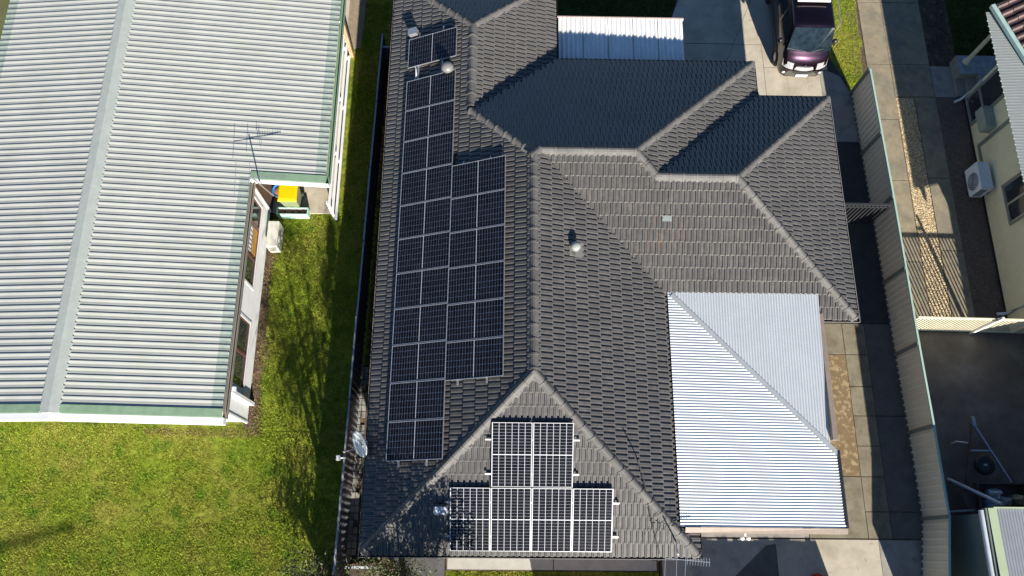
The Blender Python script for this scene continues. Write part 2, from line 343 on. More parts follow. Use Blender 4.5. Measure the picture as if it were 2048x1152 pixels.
# side yard
sy = []
for x0, x1, ys, m in ((9.0, 10.72, (6.9, 5.9), conc2_m), (9.0, 10.72, (5.9, 2.2), mat('mottled_concrete', (0.19, 0.135, 0.07), .9, var=.15, scale=6, col2=(0.34, 0.25, 0.14), c2scale=6.5, c2lo=.52, c2hi=.58, bump=.3)),
                      (9.0, 10.72, (2.2, .45), conc2_m), (10.72, 11.42, (6.9, 5.9, 4.9, 4.0, 3.1, 2.2, 1.2, .45), conc2_m), (11.42, 12.35, (6.9, 4.0, 1.2, .45), mat('shaded_side_concrete', (0.12, 0.115, 0.1), .9, var=.2, scale=2))):  # outer slabs beside the fence darkened in colour to stand for shade
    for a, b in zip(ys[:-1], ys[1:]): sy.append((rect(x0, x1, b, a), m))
sy.append((rect(9.0, 12.3, 6.9, 10.3), asph_m)); sy.append((rect(9.0, 12.3, 10.3, 13.3), asph_m))
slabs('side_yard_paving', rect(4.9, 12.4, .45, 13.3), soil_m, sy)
slabs('patio_floor', rect(5.0, 9.0, .452, 6.9), concg_m, [(rect(5.0, 9.0, .453, 6.9), concg_m)], z=.028)
slabs('front_driveway', rect(4.65, 12.3, -5, .45), soil_m, [
    ([(4.7, -5), (4.7, .43), (7.3, .43), (7.75, .27), (6.75, -.6), (6.4, -5)][::-1], mat('pale_drive_concrete', (0.42, 0.40, 0.34), .9, var=.15, scale=2.5, col2=(0.3, 0.29, 0.24), c2scale=1.5, bump=.2)),  # left drive slab, paler than the grey concrete
    ([(6.4, -5), (6.75, -.6), (7.75, .27), (8.0, .3), (8.1, -5)], mat('dark_wedge_concrete', (0.12, 0.115, 0.1), .9, var=.2, scale=3)),  # dark wedge of concrete between the two paler slabs
    ([(7.3, .43), (11.0, .43), (11.0, -5), (8.1, -5), (8.0, .3), (7.75, .27)], conc_m),
    (rect(11.0, 12.25, -5, .43), concg_m)])
slabs('front_path', rect(-1.45, 4.6, -.5, 1.0), soil_m, [(rect(-1.42, 1.6, -.47, 1.0), concl_m), (rect(1.6, 4.55, -.47, 1.0), concl_m)])
slabs('dark_path', rect(-3.0, -1.47, -4, 1.0), asph_m, [(rect(-2.98, -1.48, -4, 1.0), mat('path_bitumen', (0.09, 0.09, 0.095), .85, var=.25, scale=3, bump=.3))])
# neighbour's yard (right)
nconc_m = mat('old_concrete', (0.265, 0.222, 0.152), .92, var=.2, scale=3, col2=(0.2, 0.18, 0.135), c2scale=1.4, c2lo=.45, c2hi=.62, bump=.3, bscale=80)
ny = []
for a, b in ((6.7, 9.0), (9.0, 11.9), (11.9, 14.2), (14.2, 16.4), (16.4, 19), (19, 22)): ny.append((rect(12.78, 13.58 if b < 15 else 13.6, a, b), nconc_m))
for a, b in ((6.7, 9.4), (9.4, 12), (12, 15.1)): ny.append((rect(14.27, 15.0, a, b), nconc_m))
ny += [(rect(13.6, 15.0, 15.1, 16.4), nconc_m), (rect(13.6, 15.0, 16.4, 19), nconc_m), (rect(13.6, 15.0, 19, 22), nconc_m), (rect(15.0, 16.0, 15.1, 16.35), concg_m)]
slabs('neighbour_driveway', rect(12.3, 16.0, 6.6, 22), soil_m, ny, z=.03)
structure('aggregate_strip', MB().prism(rect(15.01, 15.97, 6.7, 15.09), -.04, .022), aggr_m)
gb = structure('gravel_strip', MB().prism(rect(13.6, 14.25, 6.7, 15.08), -.04, .02), pebb_m)
def pebbles(name, x0, x1, y0, y1, n, m, parent=None):
    mb = MB(); ico = [(0, 0, 1), (.9, 0, .2), (.28, .85, .2), (-.72, .53, .2), (-.72, -.53, .2), (.28, -.85, .2)]
    fs = [(0, i, i % 5 + 1) for i in range(1, 6)]
    for _ in range(n):
        x, y = random.uniform(x0, x1), random.uniform(y0, y1); s = random.uniform(.012, .03); a = random.uniform(0, 6.3); sq = random.uniform(.6, 1)
        mb.add([(x + (p[0] * math.cos(a) - p[1] * sq * math.sin(a)) * s, y + (p[0] * math.sin(a) + p[1] * sq * math.cos(a)) * s, .018 + p[2] * s * .7) for p in ico], fs)
    return tag(mb.build(name, m, parent), kind='stuff')
pebbles('pebbles', 13.62, 14.24, 6.72, 15.06, 9000, peb_m)
pebbles('brown_gravel', 15.02, 15.95, 6.72, 15.06, 6000, mat('brown_pebble', (0.16, 0.115, 0.085), .9, var=.2, island=.5))
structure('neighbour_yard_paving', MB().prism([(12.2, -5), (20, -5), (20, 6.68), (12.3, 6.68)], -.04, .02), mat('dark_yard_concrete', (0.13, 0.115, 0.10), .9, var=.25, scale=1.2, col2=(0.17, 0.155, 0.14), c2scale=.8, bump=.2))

# ------------------------------------------------------------------ the tiled house
PITCH = R(24.96); TP = math.tan(PITCH); CP = math.cos(PITCH); ZE = 2.6
XW, XE, YF, YN, YS, XE2, XE3, YN4, XE4, YT = -3.41, 5.13, -.02, 14.55, 6.32, 1.59, 7.77, 13.34, 9.98, 17.44
HX = (XW + XE) / 2; HW = (XE - XW) / 2; HZ = HW * TP
A_ = (HX, YF + HW); J1 = (HX, YN - HW); J1b = (XE - (YN - YS) / 2, (YN + YS) / 2)
J2 = ((XW + XE2) / 2, YN - (XE2 - XW) / 2); T_ = (J2[0], YT - (XE2 - XW) / 2)
Y3 = J1b[1]; R3E = (XE3 - (YN - Y3), Y3); Y4 = (YN4 + YS) / 2; J4 = (XE3 - (YN4 - Y4), Y4); R4E = (XE4 - (YN4 - Y4), Y4)
def zroof(k, x, y):
    return ZE + TP * {'W': x - XW, 'E': XE - x, 'F': y - YF, 'N': YN - y, 'S': y - YS, 'E2': XE2 - x, 'E3': XE3 - x, 'N4': YN4 - y, 'E4': XE4 - x, 'NN': YT - y}[k]
UPS = {'W': (1, 0), 'E': (-1, 0), 'F': (0, 1), 'N': (0, -1), 'S': (0, 1), 'E2': (-1, 0), 'E3': (-1, 0), 'N4': (0, -1), 'E4': (-1, 0), 'NN': (0, -1)}
EAVE = {'W': (XW, 0), 'E': (XE, 0), 'F': (0, YF), 'N': (0, YN), 'S': (0, YS), 'E2': (XE2, 0), 'E3': (XE3, 0), 'N4': (0, YN4), 'E4': (XE4, 0), 'NN': (0, YT)}
vx = lambda x: J1b[0] + 0 * x
FACES = {
 'W': [[(XW, YF), A_, J1, (XW, YN - HW + 0)][:3] + [(XW, J1[1])], [(XW, J1[1]), J1, J2, (XW, J2[1])], [(XW, J2[1]), J2, T_, (XW, YT)]],
 'E': [[(XE, YF), (XE, YS), J1b, J1, A_]],
 'F': [[(XW, YF), (XE, YF), A_]],
 'N': [[J1, J1b, (J1b[0], YN - (XE2 - J1b[0])), J2], [J1b, R3E, (XE3, YN), (XE2, YN), (J1b[0], YN - (XE2 - J1b[0]))]],
 'E2': [[J2, (XE2, YN), (XE2, YT), T_]],
 'NN': [[T_, (XE2, YT), (XW, YT)]],
 'E3': [[R3E, (XE3, YN), (XE3, YN4), J4]],
 'N4': [[J4, R4E, (XE4, YN4), (XE3, YN4)]],
 'E4': [[R4E, (XE4, YN4), (XE4, YS)]],
 'S': [[J1b, (J4[0], YS + (XE - J4[0])), J4, R3E], [(J4[0], YS + (XE - J4[0])), (XE, YS), (XE4, YS), R4E, J4]],
}
house = thing('tiled_house', 'large house with charcoal concrete tiled hip roof carrying solar panels', 'house', (HX, 7, 0))
def basis(k):
    ux, uy = UPS[k]; v = Vector((ux * CP, uy * CP, math.sin(PITCH))); n = Vector((-ux * math.sin(PITCH), -uy * math.sin(PITCH), CP)); u = v.cross(n)
    e = EAVE[k]; o = Vector((e[0], e[1], ZE))
    return u, v, n, o
def clip(poly, hp):
    out = poly
    for (a, b) in hp:
        res = []; n = len(out)
        if n == 0: return out
        ex, ey = b[0] - a[0], b[1] - a[1]
        dist = [ex * (p[1] - a[1]) - ey * (p[0] - a[0]) for p in out]
        for i in range(n):
            p, q = out[i], out[(i + 1) % n]; dp, dq = dist[i], dist[(i + 1) % n]
            if dp >= 0: res.append(p)
            if (dp > 0) != (dq > 0) and abs(dp - dq) > 1e-12:
                t = dp / (dp - dq); res.append(tuple(p[j] + (q[j] - p[j]) * t for j in range(3)))
        out = res
    return out
GAUGE, TW = .354, .30
# tile profile: two rolls
prof = [(0, .0), (.007, .036), (.042, .041), (.049, .028), (.056, .041), (.092, .042), (.102, .0), (.15, .0), (.157, .036), (.192, .041), (.199, .028), (.206, .041), (.242, .042), (.252, .0), (.296, .0)]
def tile_polys():
    ps = []; L0, L1 = 0.0, GAUGE + .05; w0, w1, nb = .05, .012, .018
    for (a, h), (b, h2) in zip(prof[:-1], prof[1:]):
        ps.append([(a, nb, w0 + h - .002), (b, nb, w0 + h2 - .002), (b, L1, w1 + h2), (a, L1, w1 + h)])
        ps.append([(a, L0, w0 + h - .02), (b, L0, w0 + h2 - .02), (b, nb, w0 + h2 - .002), (a, nb, w0 + h - .002)])
    ps.append([(.296, L0, w0 - .02), (.296, L1, w1), (.296, L1, 0.), (.296, L0, .006)][::-1])
    return ps
TPOLY = tile_polys()
def polys_mesh(polys):
    mb = MB()
    for p in polys: mb.add(p, [tuple(range(len(p)))])
    return mb
LIPS = [i for i in range(len(TPOLY)) if i % 2 == 1 and i < 2 * (len(prof) - 1)]
TILE_ME = polys_mesh(TPOLY).mesh('roof_tile', tile_m); TILE_ME.materials.append(edge_m)
for i in LIPS: TILE_ME.polygons[i].material_index = 1
deck = MB(); whole = []; cut = []
for k, pieces in FACES.items():
    u, v, n, o = basis(k)
    M = Matrix(((u.x, v.x, n.x, o.x), (u.y, v.y, n.y, o.y), (u.z, v.z, n.z, o.z), (0, 0, 0, 1))); Mi = M.inverted()
    for pc in pieces:
        P = [Mi @ Vector((x, y, zroof(k, x, y))) for x, y in pc]; P = [(p.x, p.y) for p in P]
        ar = sum(P[i][0] * P[(i + 1) % len(P)][1] - P[(i + 1) % len(P)][0] * P[i][1] for i in range(len(P)))
        if ar < 0: P = P[::-1]
        deck.add([M @ Vector((x, y, -.012)) for x, y in P], [tuple(range(len(P)))])
        hp = []
        for i in range(len(P)):
            a, b = P[i], P[(i + 1) % len(P)]
            if abs(a[1]) < 1e-4 and abs(b[1]) < 1e-4:      # eave edge: let the first course oversail
                a = (a[0], a[1] - .06); b = (b[0], b[1] - .06)
            hp.append((a, b))
        u0 = min(p[0] for p in P); u1 = max(p[0] for p in P); v1 = max(p[1] for p in P)
        for r in range(int(v1 / GAUGE) + 2):
            vv = -.05 + r * GAUGE; off = .075 * (r % 2)
            for c in range(int(math.floor((u0 - off) / TW)) - 1, int(math.ceil((u1 - off) / TW)) + 1):
                uu = c * TW + off; cs = [(uu, vv), (uu + .296, vv), (uu + .296, vv + GAUGE + .05), (uu, vv + GAUGE + .05)]
                ins = [all((b[0] - a[0]) * (q[1] - a[1]) - (b[1] - a[1]) * (q[0] - a[0]) >= 0 for a, b in hp) for q in cs]
                du = (random.uniform(-.002, .002), random.uniform(-.006, .006), random.uniform(-.001, .003))
                if all(ins):
                    whole.append((M @ Matrix.Translation((uu + du[0], vv + du[1], du[2])), k))
                else:
                    res = []
                    for ip, p in enumerate(TPOLY):
                        q = clip([(x + uu, y + vv, z) for x, y, z in p], hp)
                        if len(q) >= 3: res.append(([tuple(M @ Vector(s)) for s in q], ip in LIPS))
                    if res: cut.append(res)
deck.build('roof_deck', deck_m, house)
_c = Vector((0, 0, 24.05))
whole.sort(key=lambda t: (t[0].translation - _c).length + (3 if t[1] in ('N', 'NN', 'N4') else 0) + (0 if t[0].translation.y > .05 else 6))
for Mx, k in whole[:300]: instance('roof_tile', TILE_ME, house, Mx)
rest = MB(); rl_ = []
for Mx, k in whole[300:]:
    b = len(rest.v)
    for i, p in enumerate(TPOLY): rest.add([Mx @ Vector(q) for q in p], [tuple(range(len(p)))]); rl_.append(i in LIPS)
def two_mats(o, flags):
    o.data.materials.append(edge_m); o.data.polygons.foreach_set('material_index', np.array(flags, np.int32)); return o
tag(two_mats(rest.build('roof_tiles', tile_m, house), rl_), kind='stuff')
cm = MB(); cl_ = []
for t in cut:
    for p, fl in t: cm.add(p, [tuple(range(len(p)))]); cl_.append(fl)
tag(two_mats(cm.build('cut_roof_tiles', tile_m, house), cl_), kind='stuff')

# ridge and hip caps, mortar bedding, valley trays
def P3(k, p): return Vector((p[0], p[1], zroof(k, *p)))
def cap_mesh(L=.43):
    mb = MB()
    def sec(y, hw, drop, top): return [(-hw, y, -drop), (-hw * .5, y, top * .5), (-.025, y, top), (.025, y, top), (hw * .5, y, top * .5), (hw, y, -drop)]
    S = [sec(0, .165, .055, .088), sec(.05, .165, .055, .086), sec(.051, .15, .055, .07), sec(L, .145, .06, .056)]
    vs = [q for s in S for q in s]; nn = 6
    mb.add(vs, [(i * nn + j, i * nn + j + 1, (i + 1) * nn + j + 1, (i + 1) * nn + j) for i in range(3) for j in range(nn - 1)])
    mb.add([q for q in S[0]] + [(q[0] * .9, q[1], q[2] - .025) for q in S[0]], [(j + nn, j + nn + 1, j + 1, j) for j in range(nn - 1)])
    return mb
CAP_ME = cap_mesh().mesh('ridge_cap', cap_m)
mortar = MB()
def caps(a, b, lift=.05):
    """row of caps from low end a to high end b"""
    d = b - a; L = d.length; d.normalize(); n = max(1, round(L / .375)); s = L / n
    x = d.cross(Vector((0, 0, 1))).normalized(); z = x.cross(d).normalized()
    for i in range(n):
        p = a + d * (s * i) + z * (lift + random.uniform(-.004, .006)); ang = random.uniform(-.012, .012)
        Mx = Matrix(((x.x, d.x, z.x, p.x), (x.y, d.y, z.y, p.y), (x.z, d.z, z.z, p.z), (0, 0, 0, 1))) @ Matrix.Rotation(ang, 4, 'Z')
        instance('ridge_cap', CAP_ME, house, Mx)
    m = int(L / .12) + 1
    for sgn in (-1, 1):
        w0 = [.15 + random.uniform(-.006, .02) for _ in range(m + 1)]
        for i in range(m):
            p0 = a + d * (L * i / m); p1 = a + d * (L * (i + 1) / m)
            q = [p0 + x * (sgn * .1) + z * lift, p1 + x * (sgn * .1) + z * lift, p1 + x * (sgn * w0[i + 1]) + z * (lift - .075), p0 + x * (sgn * w0[i]) + z * (lift - .075)]
            mortar.add(q if sgn < 0 else q[::-1], [(0, 1, 2, 3)])
caps(P3('F', (XW, YF)), P3('F', A_)); caps(P3('F', (XE, YF)), P3('F', A_))
caps(P3('W', J1) , P3('W', A_) + Vector((0, .12, 0))) if False else caps(P3('W', A_) + Vector((0, .05, 0)), P3('W', J1))
caps(P3('W', J2), P3('W', J1)); caps(P3('W', J2) + Vector((0, .12, 0)), P3('W', T_))
caps(P3('W', (XW, YT)), P3('W', T_)); caps(P3('E2', (XE2, YT)), P3('E2', T_))
caps(P3('N', J1b), P3('N', J1)); caps(P3('N', R3E), P3('N', J1b) + Vector((.1, 0, 0)))
caps(P3('N', (XE3, YN)), P3('N', R3E)); caps(P3('S', J4), P3('S', R3E)); caps(P3('S', R4E), P3('S', J4))
caps(P3('N4', (XE4, YN4)), P3('N4', R4E)); caps(P3('S', (XE4, YS)), P3('S', R4E))
mortar.build('mortar_bedding', mortar_m, house)
val = MB()
for a, b in ((P3('E', (XE, YS)), P3('E', J1b)), (P3('N', (XE2, YN)), P3('N', J2)), (P3('N4', (XE3, YN4)), P3('N4', J4))):
    d = (b - a).normalized(); x = d.cross(Vector((0, 0, 1))).normalized()
    for s in (-1, 1):
        p = [a + Vector((0, 0, .02)), b + Vector((0, 0, .02)), b + x * (s * .09) + Vector((0, 0, .05)), a + x * (s * .09) + Vector((0, 0, .05))]
        val.add(p if s < 0 else p[::-1], [(0, 1, 2, 3)])
val.build('valley_tray', mat('valley_mortar', (0.17, 0.155, 0.135), .8, var=.3, scale=10), house)
# gutters: channel of base and lip
def gutter(a, b, out, m, w=.115):
    a = Vector(a); b = Vector(b); o = Vector((*out, 0)); mb = MB(); z = Vector((0, 0, 1))
    prof_ = [(-.02, -.02), (-.02, -.11), (w, -.11), (w, .0), (w - .012, .0), (w - .012, -.09), (0, -.09), (0, -.02)]
    vs = [p + o * s + z * t for p in (a, b) for s, t in prof_]; n = len(prof_)
    mb.add(vs, [(i, (i + 1) % n, n + (i + 1) % n, n + i) for i in range(n)]); mb.add(vs[:n], [tuple(range(n))]); mb.add(vs[n:], [tuple(reversed(range(n)))])
    return mb.build('gutter', m, house)
gutter((XW, YF - .115, ZE), (XW, YT, ZE), (-1, 0), tan_m)
gutter((XW - .115, YF, ZE), (XE + .115, YF, ZE), (0, -1), gut_m)
gutter((XE, YF - .11, ZE), (XE, YS, ZE), (1, 0), gut_m)
gutter((XE, YS, ZE), (XE4 + .115, YS, ZE), (0, -1), gut_m)
gutter((XE4, YS - .11, ZE), (XE4, YN4 + .11, ZE), (1, 0), gut_m)
gutter((XE3, YN4, ZE), (XE4 + .115, YN4, ZE), (0, 1), gut_m)
gutter((XE3, YN4, ZE), (XE3, YN + .11, ZE), (1, 0), gut_m)
gutter((XE2, YN, ZE), (XE3 + .115, YN, ZE), (0, 1), gut_m)
gutter((XE2, YN, ZE), (XE2, YT, ZE), (1, 0), gut_m)
for a, b in (((XW - .12, YF - .125, 2.605), (XE + .12, YF - .125, 2.605)), ((XE4 + .12, YS - .12, 2.605), (XE4 + .12, YN4 + .12, 2.605)), ((XE + .4, YS - .12, 2.605), (XE4 + .12, YS - .12, 2.605))):
    MB().obox(a, b, .012, .012).build('gutter_lip', mat('gutter_lip_paint', (0.3, 0.29, 0.28), .4), house)
for s in (-1.2, 5.0): pass
e = .5
MB().prism([(XW + e, YF + e), (XE - e, YF + e), (XE - e, YS + e), (XE4 - e, YS + e), (XE4 - e, YN4 - e), (XE3 - e, YN4 - e), (XE3 - e, YN - e), (XE2 - e, YN - e), (XE2 - e, YT - e), (XW + e, YT - e)], 0, 2.47).build('wall', brick_m, house)
sof = MB(); zs = 2.475
for r_ in ((XW, XW + e, YF, YT), (XW + e, XE, YF, YF + e), (XE - e, XE, YF + e, YS), (XE - e, XE4, YS, YS + e), (XE4 - e, XE4, YS + e, YN4), (XE3 - e, XE4 - e, YN4 - e, YN4), (XE3 - e, XE3, YN4, YN), (XE2 - e, XE3 - e, YN - e, YN), (XE2 - e, XE2, YN, YT)):
    sof.box(r_[0], r_[1], r_[2], r_[3], zs, zs + .02)
sof.build('soffit', mat('soffit_board', (0.5, 0.48, 0.44), .7), house)
patch = [basis('S')]
u, v, n, o = basis('S'); M = Matrix(((u.x, v.x, n.x, o.x), (u.y, v.y, n.y, o.y), (u.z, v.z, n.z, o.z), (0, 0, 0, 1)))
p0 = M.inverted() @ Vector((4.56, 8.79, zroof('S', 4.56, 8.79)))
mb = MB(); mb.box(p0.x - .13, p0.x + .13, p0.y - .08, p0.y + .08, .075, .083); mb.xf(M)
mb.build('repair_patch', mat('pale_patch', (0.13, 0.16, 0.16), .6, var=.2, scale=20), house)

# ------------------------------------------------------------------ solar panels
PW, PH = 1.003, 1.65
def panel_proto():
    root = thing('solar_panel', 'x', 'solar panel')
    fr = MB(); t = .015; W_, H_ = PW / 2, PH / 2
    fr.box(-W_, W_, -H_, -H_ + t * .6, -.035, .004); fr.box(-W_, W_, H_ - t * .6, H_, -.035, .004)
    fr.box(-W_, -W_ + t * .6, -H_ + t * .6, H_ - t * .6, -.035, .004); fr.box(W_ - t * .6, W_, -H_ + t * .6, H_ - t * .6, -.035, .004)
    fr.build('frame', alu_m, root)
    MB().box(-W_ + .009, W_ - .009, -H_ + .009, H_ - .009, -.03, -.006).build('backsheet', back_m, root)
    c = MB(); nx, ny = 6, 10; x0, x1 = -W_ + .016, W_ - .016; cw = (x1 - x0) / nx
    for h in (-1, 1):
        ya, yb = (.008, H_ - .016) if h > 0 else (-H_ + .016, -.008); ch = (yb - ya) / ny
        for i in range(nx):
            for j in range(ny):
                c.box(x0 + i * cw + .0056, x0 + (i + 1) * cw - .0056, ya + j * ch + .0050, ya + (j + 1) * ch - .0050, -.005, 0)
    tag(c.build('solar_cells', cell_m, root), kind='stuff')
    return root
proto = panel_proto(); PROTO_USED = [False]
def put_panel(k, cx, cy, landscape, label, group, off=.14):
    r = proto if not PROTO_USED[0] else copy_tree(proto); PROTO_USED[0] = True
    u, v, n, o = basis(k); p = Vector((cx, cy, zroof(k, cx, cy))) + n * off
    if landscape: u, v = v, -u
    r.matrix_world = Matrix(((u.x, v.x, n.x, p.x), (u.y, v.y, n.y, p.y), (u.z, v.z, n.z, p.z), (0, 0, 0, 1))) @ Matrix.Rotation(math.pi / 2 if False else 0, 4, 'Z')
    r['label'] = label; r['category'] = 'solar panel'; r['group'] = group
    return r
off = .19; sh = off * math.sin(PITCH)
def west(xc, ytop, label, group):   # panel long side up the slope
    u, v, n, o = basis('W')
    r = proto if not PROTO_USED[0] else copy_tree(proto); PROTO_USED[0] = True
    yc = ytop - PW / 2; x = xc + sh; p = Vector((x, yc, zroof('W', x, yc))) + n * off
    r.matrix_world = Matrix(((u.x, v.x, n.x, p.x), (u.y, v.y, n.y, p.y), (u.z, v.z, n.z, p.z), (0, 0, 0, 1)))
    r['label'] = label; r['category'] = 'solar panel'; r['group'] = group
def front(xc, ytop, label, group):
    u, v, n, o = basis('F')
    r = proto if not PROTO_USED[0] else copy_tree(proto); PROTO_USED[0] = True
    yc = ytop - PH * CP / 2; y = yc + sh; p = Vector((xc, y, zroof('F', xc, y))) + n * off
    r.matrix_world = Matrix(((u.x, v.x, n.x, p.x), (u.y, v.y, n.y, p.y), (u.z, v.z, n.z, p.z), (0, 0, 0, 1)))
    r['label'] = label; r['category'] = 'solar panel'; r['group'] = group
LC, RC = -2.145, -.655
west(LC, 14.92, 'lone solar panel partly shaded by the grey roof dome at the far end', 'solar panels on the left roof slope')
for i in range(11):
    ex = ', nearest the grey dome' if i == 0 else (', lowest and nearest the dish' if i == 10 else ' in the row of eleven')
    west(LC, 13.44 - 1.0236 * i, f'{ORD[i]} solar panel from the top of the long column{ex}', 'solar panels on the left roof slope')
for i in range(6):
    ex = ' below the grey ridge' if i == 0 else (', lowest of six' if i == 5 else ' of six')
    west(RC, 10.30 - 1.0236 * i, f'{ORD[i]} solar panel from the top of the short right column{ex}', 'solar panels on the left roof slope')
fx = [-.69, .335, 1.36, 2.385]
front(fx[1] - .0, 3.05, 'upper left solar panel of the front gable pair under the hip point', 'solar panels on the front roof slope')
front(fx[2], 3.05, 'upper right solar panel of the front gable pair under the hip point', 'solar panels on the front roof slope')
for i, nm in enumerate(('leftmost solar panel of the front bottom row beside the silver box', 'second solar panel from left in the front bottom row', 'third solar panel from left in the front bottom row', 'rightmost solar panel of the front bottom row beside bare tiles')):
    front(fx[i], 1.525, nm, 'solar panels on the front roof slope')
# mounting rails (a rail set is a thing lying on the roof)
def rails(name, k, segs, label):
    u, v, n, o = basis(k); mb = MB()
    for a, b in segs:
        pa = Vector((a[0], a[1], zroof(k, *a))) + n * .135; pb = Vector((b[0], b[1], zroof(k, *b))) + n * .135
        mb.obox(pa, pb, .04, .045, n)
    t = mb.build(name, alu_m); return tag(t, label, 'mounting rails')
rails('mounting_rails', 'W', [((LC - .35, 2.05), (LC - .35, 15.1)), ((LC + .4, 2.05), (LC + .4, 15.1)), ((RC - .35, 4.05), (RC - .35, 10.4)), ((RC + .4, 4.05), (RC + .4, 10.4))], 'silver mounting rails running under the panels on the left slope')
rails('mounting_rails', 'F', [((-.33, 2.72), (2.02, 2.72)), ((-.33, 1.92), (2.02, 1.92)), ((-1.32, 1.25), (3.05, 1.25)), ((-1.32, .45), (3.05, .45))], 'silver mounting rails running under the panels on the front slope')
# small roof things
def on_roof(k, x, y, h=0):
    u, v, n, o = basis(k); return Vector((x, y, zroof(k, x, y))) + n * h, n
def roof_box(name, k, x, y, w_, d, h, m, label, cat, lift=.08):
    u, v, n, o = basis(k); p = Vector((x, y, zroof(k, x, y)))
    M = Matrix(((u.x, v.x, n.x, p.x), (u.y, v.y, n.y, p.y), (u.z, v.z, n.z, p.z), (0, 0, 0, 1)))
    t = thing(name, label, cat, p)
    mb = MB().box(-w_ / 2, w_ / 2, -d / 2, d / 2, lift, lift + h); mb.xf(M); mb.build('box_body', m, t, bevel=.006)
    mb = MB().box(-w_ / 2 - .012, w_ / 2 + .012, -d / 2 - .012, d / 2 + .012, lift + h, lift + h + .014); mb.xf(M); mb.build('box_lid', m, t)
    return t
roof_box('isolator_box', 'W', -2.67, 15.12, .2, .27, .22, alu_m, 'small silver isolator box above the lone solar panel', 'electrical box')
roof_box('isolator_box', 'F', -1.42, 1.1, .32, .17, .2, alu_m, 'small silver isolator box left of the front panel row', 'electrical box')
# domes
def dome(name, k, x, y, r, h, m, bm, label, cat):
    p, n = on_roof(k, x, y, .03); t = thing(name, label, cat, p)
    MB().lathe(p, [(r * .78, -.05), (r * .78, h)], 24).build('base_tube', bm, t)
    pr = [(r * math.cos(a), h + r * .8 * math.sin(a)) for a in [i * math.pi / 2 / 8 for i in range(9)]]
    MB().lathe(p, [(r * .9, h - .05), (r, h - .03)] + pr, 28).build('dome_cap', m, t)
    return t
d = dome('roof_ventilator', 'W', -1.62, 13.5, .18, .3, grey_m, blackm_m, 'grey domed roof ventilator beside the lone solar panel', 'roof vent')
d = dome('roof_light_dome', 'E', 1.97, 7.72, .135, .2, mat('opal_dome', (0.26, 0.285, 0.275), .25, var=.05, coat=.5), mat('lead_grey', (0.2, 0.2, 0.19), .6), 'pale translucent round skylight dome on the bare right roof slope', 'skylight')
u, v, n, o = basis('E'); p0 = Vector((1.99, 7.7, zroof('E', 1.99, 7.7))); M = Matrix(((u.x, v.x, n.x, p0.x), (u.y, v.y, n.y, p0.y), (u.z, v.z, n.z, p0.z), (0, 0, 0, 1)))
mb = MB(); mb.box(-.22, .2, -.22, .22, .06, .078); mb.xf(M); mb.build('flashing', mat('lead_flash', (0.16, 0.155, 0.15), .6), d)

# ------------------------------------------------------------------ patio awning on the house
awn = thing('patio_awning', 'corrugated galvanised patio awning wrapped round the inside corner of the tiled house', 'awning', (7, 4, 0))
AX0, AX1, AY0, AY1, AZ, AS = 4.65, 9.03, .66, 6.93, 2.945, .08
def az(x, y): return AZ - AS * min(x - AX0, AY1 - y) if True else 0
def corr(mb, along, a0, a1, lo, hi, zf, pitch=.076, amp=.0062, n=8):
    """corrugated sheet: ribs run along 'x' or 'y'; lo(t)/hi(t) give rib ends; zf(x,y)"""
    k = int(round((a1 - a0) / pitch * n)); vs = []
    for i in range(k + 1):
        t = a0 + (a1 - a0) * i / k; h = amp * math.cos(2 * math.pi * (t - a0) / pitch)
        for q in (lo(t), hi(t)):
            x, y = (q, t) if along == 'x' else (t, q); vs.append((x, y, zf(x, y) + h))
    mb.add(vs, [((2 * i, 2 * i + 1, 2 * i + 3, 2 * i + 2) if along == 'x' else (2 * i, 2 * i + 2, 2 * i + 3, 2 * i + 1))[::-1] for i in range(k)], True)
z1 = lambda x, y: AZ - AS * (x - AX0); z2 = lambda x, y: AZ - AS * (AY1 - y)
sw = .762
y = AY0
while y < AY1 - .05:
    ye = min(y + sw, AY1); mb = MB()
    corr(mb, 'x', y, ye, lambda t: AX0, lambda t: max(AX0 + .01, min(AX1, AX0 + (AY1 - t))), z1)
    mb.build('corrugated_sheet', zinc_m, awn); y = ye
x = AX0
while x < 8.85:
    xe = min(x + sw, 8.86); mb = MB()
    corr(mb, 'y', x, xe, lambda t: max(2.62, AY1 - (t - AX0)), lambda t: AY1, lambda x, y: z2(x, y) + .004)
    mb.build('corrugated_sheet', zinc_m, awn); x = xe
d = Vector((1, -1, -AS)).normalized()
MB().obox(Vector((AX0 + .1, AY1 - .1, AZ + .015)), Vector((9.02, AY1 - 4.37, AZ - AS * 4.37 + .018)), .13, .012).build('valley_flashing', zinct_m, awn)
MB().box(8.87, 9.0, 2.9, AY1 - .55, AZ - AS * 2.4 - .16, AZ - AS * 2.4 + .06).build('gutter', trim_m, awn)
MB().box(AX0 + .7, 9.06, AY0 - .155, AY0 - .015, 2.4, 2.57).build('fascia', trim_m, awn)
mb = MB(); mb.add([(AX0 + .12, AY0 - .02, z1(AX0, 0) + .02), (9.06, AY0 - .02, z1(9.06, 0) + .02), (9.06, AY0 - .012, 2.45), (AX0 + .12, AY0 - .012, 2.45), (AX0 + .12, AY0 - .15, z1(AX0, 0) - .04), (9.06, AY0 - .15, z1(9.06, 0) - .02), (9.06, AY0 - .15, 2.45), (AX0 + .12, AY0 - .15, 2.45)], [(0, 1, 5, 4)[::-1], (4, 5, 6, 7)[::-1]])
mb.build('barge_capping', trim_m, awn)
MB().box(9.04, 9.075, AY0, 2.65, 2.5, 2.66).build('edge_flashing', blackm_m, awn)
for px_, py_ in ((8.9, .75), (8.9, 2.7), (8.8, 5.8)):
    MB().box(px_ - .045, px_ + .045, py_ - .045, py_ + .045, .02, 2.5).build('post', trim_m, awn)
fl = MB(); fl.tube([(6.42, .45, 2.44), (6.42, .62, 2.5)], .03, 8)
